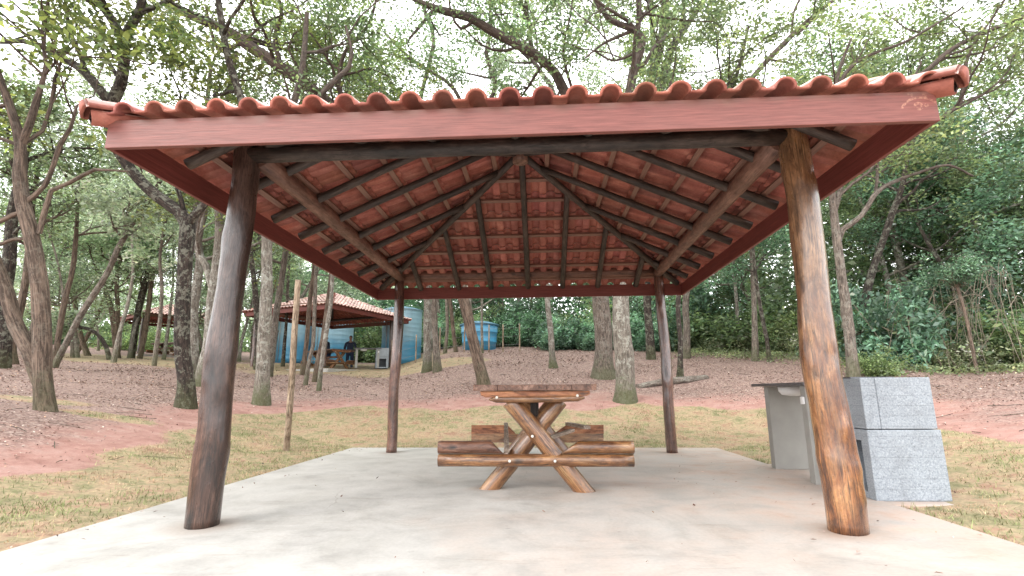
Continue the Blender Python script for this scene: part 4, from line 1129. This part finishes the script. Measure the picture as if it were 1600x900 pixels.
T('thin pale sapling in front of the low blue tank', 'bark_lichen', [[(754,549,5),(753,520,5),(753,469,4),(755,400,4)]], D=24, limbs=4, pal='deep', size=.12)
T('thin pale trunk in shade between the back right post and the clearing trunk', 'bark_lichen', [[(1154,548,7),(1153,510,6),(1150,460,6),(1145,400,5)]], D=21, limbs=5, pal='deep', size=.12)

# ------------------------------------------------------------------ generic woodland: prototypes copied with shared meshes
def proto_tree(name, seed, H, r, pal, bark, limbs, per, size, spread, low=.35, L=(1.4, 3.0), leafmat='leaf'):
    rng = np.random.default_rng(seed); root = thing(name, 'x', 'tree', (0, 0, 0)); mb = MB(); tips = []
    P = [np.array([0, 0, -.2])]; d = np.array([rng.normal(0, .12), rng.normal(0, .12), 1])
    for i in range(7):
        d = d+np.array([rng.normal(0, .1), rng.normal(0, .1), .05]); P.append(P[-1]+d/np.linalg.norm(d)*H/7)
    C_ = catmull(np.array([(*p, r*(1-.8*i/7)) for i, p in enumerate(P)]), .3)
    mb.tube(C_[:, :3], C_[:, 3]*(1+.4*np.exp(-np.maximum(C_[:, 2], 0)/.2)), 9, False, .07, seed)
    for i in range(limbs):
        k = int(len(C_)*(low+(1-low)*rng.uniform(0, 1)**.8)); k = min(k, len(C_)-1)
        a = rng.uniform(0, 6.28); grow(mb, tips, C_[k, :3], (math.cos(a), math.sin(a), rng.uniform(.0, .7)), rng.uniform(*L), C_[k, 3]*.5+.01, 0, rng, .04, 2, (3, 3))
    mb.build('trunk', M[bark], root, recalc=False)
    crown_mesh('crown', tips, per, spread, size, pal, rng, root, M[leafmat], cvar=.4)
    return root

def proto_shrub(name, seed, pal, n, size, squash=1.0, stems=9, mat='leaf'):
    rng = np.random.default_rng(seed); root = thing(name, 'x', 'shrub', (0, 0, 0)); mb = MB()
    cl = []
    for i in range(46):
        v = rng.normal(0, 1, 3); v /= np.linalg.norm(v); v[2] = abs(v[2]); rr = rng.uniform(.35, 1.05)*(1+.35*math.sin(3*math.atan2(v[1], v[0])+seed))*(1+.3*math.sin(5*v[2]+seed*1.3))
        cl.append(v*rr*np.array([1, 1, squash])+np.array([0, 0, .08]))
    for i in range(stems):
        c = cl[i]; mb.tube(catmull([(rng.normal(0, .08), rng.normal(0, .08), -.15), c*.5+rng.normal(0, .06, 3), c], .12), .016, 5, False, .05, i)
    mb.build('stem', M['bark_brown'], root, recalc=False)
    crown_mesh('foliage', cl, n//46, .17, size, pal, rng, root, M[mat], .75, .45)
    return root

SLIM = [proto_tree('slender_tree', 41, 9.0, .075, 'pale', 'bark_grey', 9, 18, .15, .34, .55), proto_tree('slender_tree', 42, 8.5, .06, 'pale', 'bark_brown', 8, 18, .15, .34, .55), proto_tree('slender_tree', 43, 9.5, .09, 'mid', 'bark_lichen', 9, 18, .15, .34, .6)]
TP = [proto_tree('forest_tree', 11, 9.5, .15, 'deep', 'bark_grey', 20, 20, .15, .34, .22),
      proto_tree('forest_tree', 12, 10.5, .17, 'mid', 'bark_lichen', 18, 20, .15, .36, .3),
      proto_tree('forest_tree', 13, 9.0, .13, 'pale', 'bark_grey', 18, 20, .15, .36, .3),
      proto_tree('forest_tree', 14, 11.0, .16, 'bright', 'bark_brown', 20, 20, .15, .36, .35),
      proto_tree('forest_tree', 15, 8.0, .11, 'blue', 'bark_dark', 22, 22, .14, .30, .1, (1.0, 2.2)),
      proto_tree('forest_tree', 16, 8.5, .12, 'dry', 'bark_grey', 20, 22, .12, .30, .12, (1.0, 2.4))]
SP = [proto_shrub('shrub', 21, 'deep', 5200, .115, 1.0), proto_shrub('shrub', 22, 'blue', 5200, .13, 1.1), proto_shrub('shrub', 23, 'mid', 5200, .10, .9),
      proto_shrub('shrub', 24, 'dry', 4200, .085, 1.0), proto_shrub('shrub', 25, 'bright', 4600, .10, .8)]
used = set()
def put(proto, x, y, s, rz, label, group, sz=None, dz=0):
    o = proto if proto.name not in used else copy_tree(proto)
    used.add(proto.name); used.add(o.name)
    o.location = (x, y, gz(x, y)-.05+dz); o.scale = (s, s, sz or s); o.rotation_euler = (0, 0, rz); o['label'] = label; o['group'] = group
    return o

rw = np.random.default_rng(99)
EDGE = np.array([(-8.5, 31.5), (-5, 28.5), (-1, 27.5), (2, 26.2), (4.6, 24.5), (7, 21.5), (8.8, 18.6), (9.6, 16.2), (11, 14.4), (14.5, 13.0), (20, 11)])
el = np.concatenate([[0], np.cumsum(np.linalg.norm(np.diff(EDGE, axis=0), axis=1))])
def edge_pt(t, off):
    s = t*el[-1]; x = np.interp(s, el, EDGE[:, 0]); y = np.interp(s, el, EDGE[:, 1])
    s2 = min(s+.5, el[-1]); s1 = max(s-.5, 0)
    dx = np.interp(s2, el, EDGE[:, 0])-np.interp(s1, el, EDGE[:, 0]); dy = np.interp(s2, el, EDGE[:, 1])-np.interp(s1, el, EDGE[:, 1]); n = math.hypot(dx, dy)
    return x-dy/n*off, y+dx/n*off
# undergrowth along the forest edge
for i, t in enumerate(np.linspace(0, 1, 30)):
    x, y = edge_pt(t, rw.uniform(-.1, 1.0)); right = t > .55
    k = rw.choice([0, 1, 2] if not right else [2, 3, 2, 4])
    s = rw.uniform(.75, 1.25) if not right else rw.uniform(.7, 1.2)
    put(SP[k], x, y, s, rw.uniform(0, 6), 'low leafy shrub at the foot of the thicket on the right' if right else 'low leafy shrub at the forest edge behind the table',
        'shrubs along the right thicket' if right else 'shrubs along the forest edge')
for i, t in enumerate(np.linspace(0.02, 1, 26)):
    x, y = edge_pt(t, rw.uniform(1.2, 2.6)); right = t > .55
    k = rw.choice([0, 0, 1, 2] if not right else [0, 2, 3, 3, 4])
    put(SP[k], x, y, rw.uniform(1.4, 2.1), rw.uniform(0, 6), 'tall bushy shrub in the thicket on the right' if right else 'tall dark bushy shrub inside the forest edge',
        'tall shrubs of the right thicket' if right else 'tall shrubs of the forest edge', rw.uniform(1.5, 2.3))
# trees inside the forest
for i, t in enumerate(np.linspace(0.0, 1, 34)):
    off = rw.uniform(2.0, 9.5); x, y = edge_pt(t, off); right = t > .55
    k = rw.choice([0, 0, 1, 4, 2] if not right else [1, 1, 3, 2, 2, 4, 0, 5])
    put(TP[k], x, y, rw.uniform(.8, 1.15), rw.uniform(0, 6), 'leafy tree deep in the thicket on the right' if right else 'shaded tree inside the forest behind the clearing',
        'trees of the right thicket' if right else 'trees of the forest behind the clearing')
# open woodland on the left
n = 0; pts = []
while n < 25:
    a = rw.uniform(math.radians(100), math.radians(142)); r = rw.uniform(27, 62); x, y = r*math.cos(a), r*math.sin(a)
    if math.hypot(x-c2[0], y-c2[1]) < 5 or math.hypot(x-c3[0], y-c3[1]) < 5 or math.hypot(x-c4[0], y-c4[1]) < 4: continue
    if r < 40 and 100 < math.degrees(a) < 113: continue
    if any(math.hypot(x-u, y-v) < 2.2 for u, v in pts): continue
    pts.append((x, y)); n += 1
    put(TP[rw.choice([2, 2, 2, 3])], x, y, rw.uniform(.8, 1.2), rw.uniform(0, 6), 'slender tree with haze-tinted pale leaves in the open woodland on the left', 'trees of the left woodland')
for i in range(22):
    a = rw.uniform(math.radians(98), math.radians(140)); r = rw.uniform(46, 62) if math.degrees(a) > 113 else rw.uniform(36, 46); x, y = r*math.cos(a), r*math.sin(a)
    put(SP[rw.choice([0, 2, 2, 4])], x, y, rw.uniform(1.5, 2.6), rw.uniform(0, 6), 'bushy shrub in the far left woodland', 'shrubs of the left woodland')

for i in range(24):
    D = rw.uniform(19, 38); p = p3(rw.uniform(20, 440), 566, D)
    if any(math.hypot(p[0]-c[0], p[1]-c[1]) < 4.6 for c in (c2, c3, c4)): continue
    put(SLIM[i % 3], p[0], p[1], rw.uniform(.75, 1.15), rw.uniform(0, 6), 'slim bare stemmed young tree in the left woodland', 'slim young trees of the left woodland')
# single shrubs one can point to
def solo(proto, px, py, D, s, label, sz=None):
    p = p3(px, py, D); o = copy_tree(proto); o.location = (p[0], p[1], gz(p[0], p[1])-.05); o.scale = (s, s, sz or s); o.rotation_euler = (0, 0, px*.1); o['label'] = label
    if 'group' in o: del o['group']
    return o
solo(SP[1], 1395, 520, 14.5, 1.15, 'dark glossy leaved shrub right of the mossy trunk', 1.7)
solo(SP[4], 1365, 560, 12.6, .62, 'low bright green bush at the foot of the thicket behind the barbecue', .75)
solo(SP[1], 930, 560, 24.5, .9, 'low broad leaved plant at the forest edge left of the thickest trunk')
solo(SP[1], 868, 556, 25.3, 1.1, 'leafy bush right of the low blue tank')
SF = proto_shrub('shrub', 27, 'blue', 2300, .10, .8, 16)
SF.location = (0, -40, -3); SF.name = 'spare'
o = solo(SF, 1490, 425, 13.2, .72, 'feathery blue green small tree in the thicket', .72)
for c_ in list(SF.children): bpy.data.objects.remove(c_)
bpy.data.objects.remove(SF); 
p = p3(1490, 425, 13.2); o.location = (p[0], p[1], p[2]-.3)
m = MB(); m.tube(catmull([(p[0]+.2, p[1]+.1, gz(p[0], p[1])-.1), (p[0]+.1, p[1], p[2]-1.2), (p[0], p[1], p[2]-.2)], .2), .04, 7, False)
tk = m.build('trunk', M['bark_brown'], None); tk.parent = o; tk.matrix_parent_inverse = Matrix.LocRotScale(o.location, o.rotation_euler, o.scale).inverted()
o.name = 'small_tree'; o['category'] = 'tree'

for pr in TP+SP+SLIM:                       # a prototype that was never set out
    if pr.name not in used:
        for c_ in list(pr.children): bpy.data.objects.remove(c_)
        bpy.data.objects.remove(pr)

# hanging dry vines in the right thicket
for k, (pxc, D) in enumerate(((1455, 14.0), (1560, 13.4), (1515, 13.8))):
    p = p3(pxc, 545, D); rv = np.random.default_rng(500+k); g0 = gz(p[0], p[1])
    root = thing('vine_tangle', ['tangle of dry grey vines hanging beside the glossy dark shrub', 'tangle of dry vines at the right edge of the picture', 'tangle of bare vines under the feathery blue green tree'][k], 'vine', (p[0], p[1], g0), 'dry vines in the thicket'); m = MB()
    for i in range(17):
        a = np.array([p[0]+rv.normal(0, .55), p[1]+rv.normal(0, .3), g0-.05]); b = a+np.array([rv.normal(0, .5), rv.normal(0, .3), rv.uniform(1.2, 3.2)])
        c = (a+b)/2+rv.normal(0, .3, 3)
        m.tube(catmull([a, c, b, b+np.array([rv.normal(0, .4), rv.normal(0, .2), rv.uniform(-1.2, .1)])], .15), rv.uniform(.003, .009), 4, False, 0, i)
    m.build('stem', M['vine'], root, recalc=False)

# distant wood closing the view
rb = np.random.default_rng(5)
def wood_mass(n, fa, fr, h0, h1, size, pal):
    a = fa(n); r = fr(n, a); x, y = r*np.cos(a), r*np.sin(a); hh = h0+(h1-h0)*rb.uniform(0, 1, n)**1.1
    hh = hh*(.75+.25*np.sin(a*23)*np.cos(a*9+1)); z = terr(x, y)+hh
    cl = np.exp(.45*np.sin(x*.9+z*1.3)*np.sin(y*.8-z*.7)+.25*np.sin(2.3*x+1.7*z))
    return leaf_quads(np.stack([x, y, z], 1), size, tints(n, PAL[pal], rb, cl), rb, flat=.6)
parts = []
U = lambda lo, hi: (lambda n: rb.uniform(math.radians(lo), math.radians(hi), n))
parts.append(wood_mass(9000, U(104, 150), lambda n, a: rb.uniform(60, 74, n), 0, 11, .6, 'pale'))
parts.append(wood_mass(7000, U(104, 150), lambda n, a: rb.uniform(58, 70, n), 0, 4, .5, 'mid'))
parts.append(wood_mass(9000, U(100, 118), lambda n, a: rb.uniform(40, 48, n), 0, 8, .42, 'deep'))
parts.append(wood_mass(22000, U(66, 106), lambda n, a: rb.uniform(38, 48, n), 0, 10, .42, 'deep'))
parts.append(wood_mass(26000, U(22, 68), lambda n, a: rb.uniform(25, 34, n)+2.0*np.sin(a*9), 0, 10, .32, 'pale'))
parts.append(wood_mass(9000, U(22, 68), lambda n, a: rb.uniform(22, 28, n), 0, 4, .28, 'mid'))
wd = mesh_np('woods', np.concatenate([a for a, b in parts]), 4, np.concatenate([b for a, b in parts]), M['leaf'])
tag(wd, 'dense wood closing the view behind the clearing', None, None, 'stuff')

# ------------------------------------------------------------------ ground cover
rgn = np.random.default_rng(31)
def scatter(n, xr, yr, dens):
    x = rgn.uniform(*xr, n); y = rgn.uniform(*yr, n); k = rgn.uniform(0, 1, n) < dens(x, y); return x[k], y[k]
# turf blades
x, y = scatter(620000, (-8.5, 8), (1.2, 12.6), lambda x, y: np.where((rect_d(x, y) > .015) & ~((x > 2.6) & (x < 3.42) & (y > 4.24) & (y < 6.52)), np.clip(zones(x, y)[0]*1.2-.3, 0, 1), 0)*np.clip(9/(x*x+y*y)**.5, .3, 1)*.60*np.clip(.62+.55*np.sin(x*2.3+1.7*np.sin(y*1.9))*np.sin(y*3.1+1.2*np.sin(x*2.4))+.35*np.sin(6.3*x+2*y)*np.sin(5.7*y-x), .10, 1))
N = len(x); z = terr(x, y)
patch = .8*np.sin(x*.9+2*np.sin(y*.55))*np.sin(y*1.1+1.4*np.sin(x*.8))+np.sin(x*2.1+1.3*np.sin(y*1.7))*np.sin(y*2.6+1.1*np.sin(x*1.1))+.6*np.sin(5.3*x-3*y)*np.sin(4.1*y+x)+.5*np.sin(11*x+2*y)*np.sin(9*y-3*x)+rgn.normal(0, .45, N)
straw = np.array([.49, .385, .245]); green = np.array([.195, .225, .09]); brown = np.array([.38, .215, .125])
w = np.clip(patch*.75+.42, 0, 1)[:, None]
tint = green*w+straw*(1-w); bw = np.clip((-patch-.35)*1.6, 0, 1)[:, None]; tint = tint*(1-.75*bw)+brown*.75*bw; tint = tint*(1+.22*np.sin(x*6.1+2*np.sin(y*5))*np.sin(y*7.3-2*x))[:, None]*np.exp(rgn.normal(0, .22, N))[:, None]
h = rgn.uniform(.012, .042, N)*np.where(rect_d(x, y) < .07, 1.6, 1.0)*np.where(patch > .3, 1.25, .85); az = rgn.uniform(0, 6.283, N); ln = rgn.uniform(.3, 1.6, N)
bs = np.stack([x, y, z-.004], 1); dv = np.stack([np.cos(az), np.sin(az), az*0], 1); sd = np.stack([-np.sin(az), np.cos(az), az*0], 1)
tp = bs+dv*(h*ln)[:, None]+np.array([0, 0, 1])*h[:, None]; wd_ = rgn.uniform(.002, .0045, N)[:, None]
V = np.stack([bs-sd*wd_, bs+sd*wd_, tp], 1).reshape(-1, 3)
gr = mesh_np('grass', V, 3, np.repeat(tint, 3, axis=0), M['blade'])
tag(gr, 'short patchy green and straw coloured turf around the concrete floor', None, None, 'stuff')
# fallen leaves
def litter(x, y, size, z=None):
    n = len(x); C = np.stack([x, y, (terr(x, y) if z is None else z)+rgn.uniform(.004, .02, n)], 1)
    pal = np.array([(.13, .075, .058), (.24, .155, .125), (.36, .27, .23), (.52, .44, .38), (.20, .11, .08), (.30, .19, .15), (.40, .25, .17), (.10, .065, .05)])
    t = pal[rgn.integers(0, len(pal), n)]*np.exp(rgn.normal(0, .25, n))[:, None]
    V, T_ = leaf_quads(C, size, t, rgn, droop=0, flat=1.5, aspect=.55); V[:, 2] = np.maximum(V[:, 2], np.repeat(C[:, 2], 4)-.006)
    return V, T_
def dl(x, y):
    d = rect_d(x, y); g, l = zones(x, y); r = np.sqrt(x*x+y*y)
    pn = .55+.45*np.sin(x*1.1+.6*np.sin(y*.9))*np.sin(y*1.3+x*.3)
    return np.where(d > .3, (np.clip(l*1.1+.10, 0, 1)*(1-g*.93)+.012*g)*np.clip(pn, .12, 1), 0)*np.clip((9/r)**1.2, .12, 1)*.75
x1, y1 = scatter(300000, (-24, 18), (3, 27), dl)
x2, y2 = scatter(60000, (-11, 10), (4, 14), lambda x, y: dl(x, y)*.8)
V1, T1 = litter(x1, y1, np.clip(np.sqrt(x1*x1+y1*y1)*.0036, .028, .075)); V2, T2 = litter(x2, y2, .036)
x3 = np.concatenate([rgn.uniform(-2.9, 2.6, 60), rgn.uniform(1.2, 2.6, 30), -2.98+rgn.exponential(.12, 50), rgn.uniform(-2.9, 2.6, 40)]); y3 = np.concatenate([rgn.uniform(2.0, 8.1, 60), rgn.uniform(2.6, 7.5, 30), rgn.uniform(2.5, 8.2, 50), 8.2-rgn.exponential(.12, 40)]); V3, T3 = litter(x3, y3, rgn.uniform(.012, .04, 180), np.zeros(180))
lt = mesh_np('fallen_leaves', np.concatenate([V1, V2, V3]), 4, np.concatenate([T1, T2, T3]), M['litter'])
tag(lt, 'dry brown and grey leaf litter covering the earth under the trees', None, None, 'stuff')
# twigs and clods on the earth
m = MB()
for i in range(230):
    r = rgn.uniform(6, 20); a = rgn.uniform(.7, 2.55); x, y = r*math.cos(a), r*math.sin(a)
    g, l = zones(np.array([x]), np.array([y]))
    if rect_d(x, y) < .5 or (g[0] > .5 and i % 5): continue
    b = rgn.uniform(0, 6.28); L = rgn.uniform(.1, .5); q = [(x+math.cos(b)*L*t, y+math.sin(b)*L*t, gz(x+math.cos(b)*L*t, y+math.sin(b)*L*t)+.012+rgn.uniform(0, .015)) for t in (0, .5, 1)]
    m.tube(q, rgn.uniform(.002, .004), 4, True, 0, i)
tw = m.build('twig_debris', M['bark_dark'], None, recalc=False); tag(tw, 'thin dark twigs strewn over the earth', None, None, 'stuff')
# weeds along the thicket foot
t = rgn.uniform(.5, 1, 9000); off = rgn.normal(-.9, .55, 9000); xy = np.array([edge_pt(a, b) for a, b in zip(t, off)])
C = np.stack([xy[:, 0], xy[:, 1], terr(xy[:, 0], xy[:, 1])+rgn.uniform(.02, .22, 9000)], 1)
cl = np.exp(.5*np.sin(C[:, 0]*3)*np.sin(C[:, 1]*2.7))
V, T_ = leaf_quads(C, .075, tints(9000, PAL['bright']+PAL['dry'], rgn, cl), rgn)
we = mesh_np('weeds', V, 4, T_, M['leaf']); tag(we, 'low green weeds along the foot of the thicket', None, None, 'stuff')

# mossy fallen log right of the trunks behind the table
a = p3(996, 599, 13.6); b = p3(1105, 602, 14.3); a[2] = gz(a[0], a[1])+.02; b[2] = gz(b[0], b[1])+.01
m = MB(); m.tube(catmull([a, (a*2+b)/3+np.array([0, .1, .05]), (a+2*b)/3+np.array([0, -.08, .03]), b], .1), .085, 12, True, .18, 4)
fl = m.build('fallen_log', M['bark_grey']); tag(fl, 'thin mossy fallen log lying behind the back right post', 'log')
p = p3(953, 596, 15.0)
# small white scrap of litter on the far right
p, D = ground_at(1475, 558)
if p is not None:
    m = MB(); m.lathe((p[0], p[1], p[2]), [(.02, 0), (.09, .02), (.10, .07), (.05, .11), (.01, .12)], 9); sc = m.build('plastic_bag', M['white']); tag(sc, 'small crumpled white plastic bag at the foot of the right thicket', 'bag')

# ------------------------------------------------------------------ light, sky, camera
w = bpy.data.worlds.new('World'); SC.world = w; w.use_nodes = True
nt = w.node_tree; nt.nodes.clear(); q = NB(nt)
out = q.n('ShaderNodeOutputWorld'); bg = q.n('ShaderNodeBackground'); q.l(bg.outputs[0], out.inputs[0])
sky = q.n('ShaderNodeTexSky'); sky.sky_type = 'NISHITA'; sky.sun_disc = False
SUN_EL, SUN_AZ = math.radians(36), math.radians(222)      # compass style: clockwise from +Y
sky.sun_elevation = SUN_EL; sky.sun_rotation = SUN_AZ; sky.air_density = 1.0; sky.dust_density = 3.0
hs = q.n('ShaderNodeHueSaturation'); hs.inputs['Saturation'].default_value = .25; q.l(sky.outputs[0], hs.inputs['Color'])
cl = q.noise(q.coords('Generated', (1, 1, 2.5)), 2.2, 5, .6)
cloud = q.ramp(cl, [(.3, (.7, .715, .74)), (.7, (1, 1, 1))])
cl2 = q.n("ShaderNodeVectorMath", operation="SCALE"); q.l(cloud, cl2.inputs[0]); cl2.inputs[3].default_value = 37.0
mx = q.mix(.9, hs.outputs[0], cl2.outputs[0]); q.l(mx, bg.inputs[0]); bg.inputs[1].default_value = .12
ld = bpy.data.lights.new('sun', 'SUN'); ld.energy = 2.4; ld.angle = math.radians(28); ld.color = (1, .96, .9)
lo = bpy.data.objects.new('sun', ld); COL.objects.link(lo)
dirv = Vector((math.sin(SUN_AZ)*math.cos(SUN_EL), math.cos(SUN_AZ)*math.cos(SUN_EL), math.sin(SUN_EL)))
lo.rotation_euler = dirv.to_track_quat('Z', 'Y').to_euler(); lo.location = dirv*30

cd = bpy.data.cameras.new('camera'); cam = bpy.data.objects.new('camera', cd); COL.objects.link(cam)
cd.sensor_width = 36; cd.lens = 36*F_PX/1600; cd.clip_start = .05; cd.clip_end = 2000
Rm = Matrix(((RIGHT[0], UP[0], -FWD[0]), (RIGHT[1], UP[1], -FWD[1]), (RIGHT[2], UP[2], -FWD[2])))
cam.matrix_world = Matrix.Translation(Vector(EYE)) @ Rm.to_4x4()
SC.camera = cam

SC.render.engine = 'CYCLES'
SC.cycles.use_denoising = True; SC.cycles.max_bounces = 7; SC.cycles.diffuse_bounces = 4; SC.cycles.glossy_bounces = 2; SC.cycles.transmission_bounces = 4
SC.cycles.sample_clamp_indirect = 8
SC.view_settings.view_transform = 'Standard'; SC.view_settings.look = 'None'; SC.view_settings.exposure = 0; SC.view_settings.gamma = 1
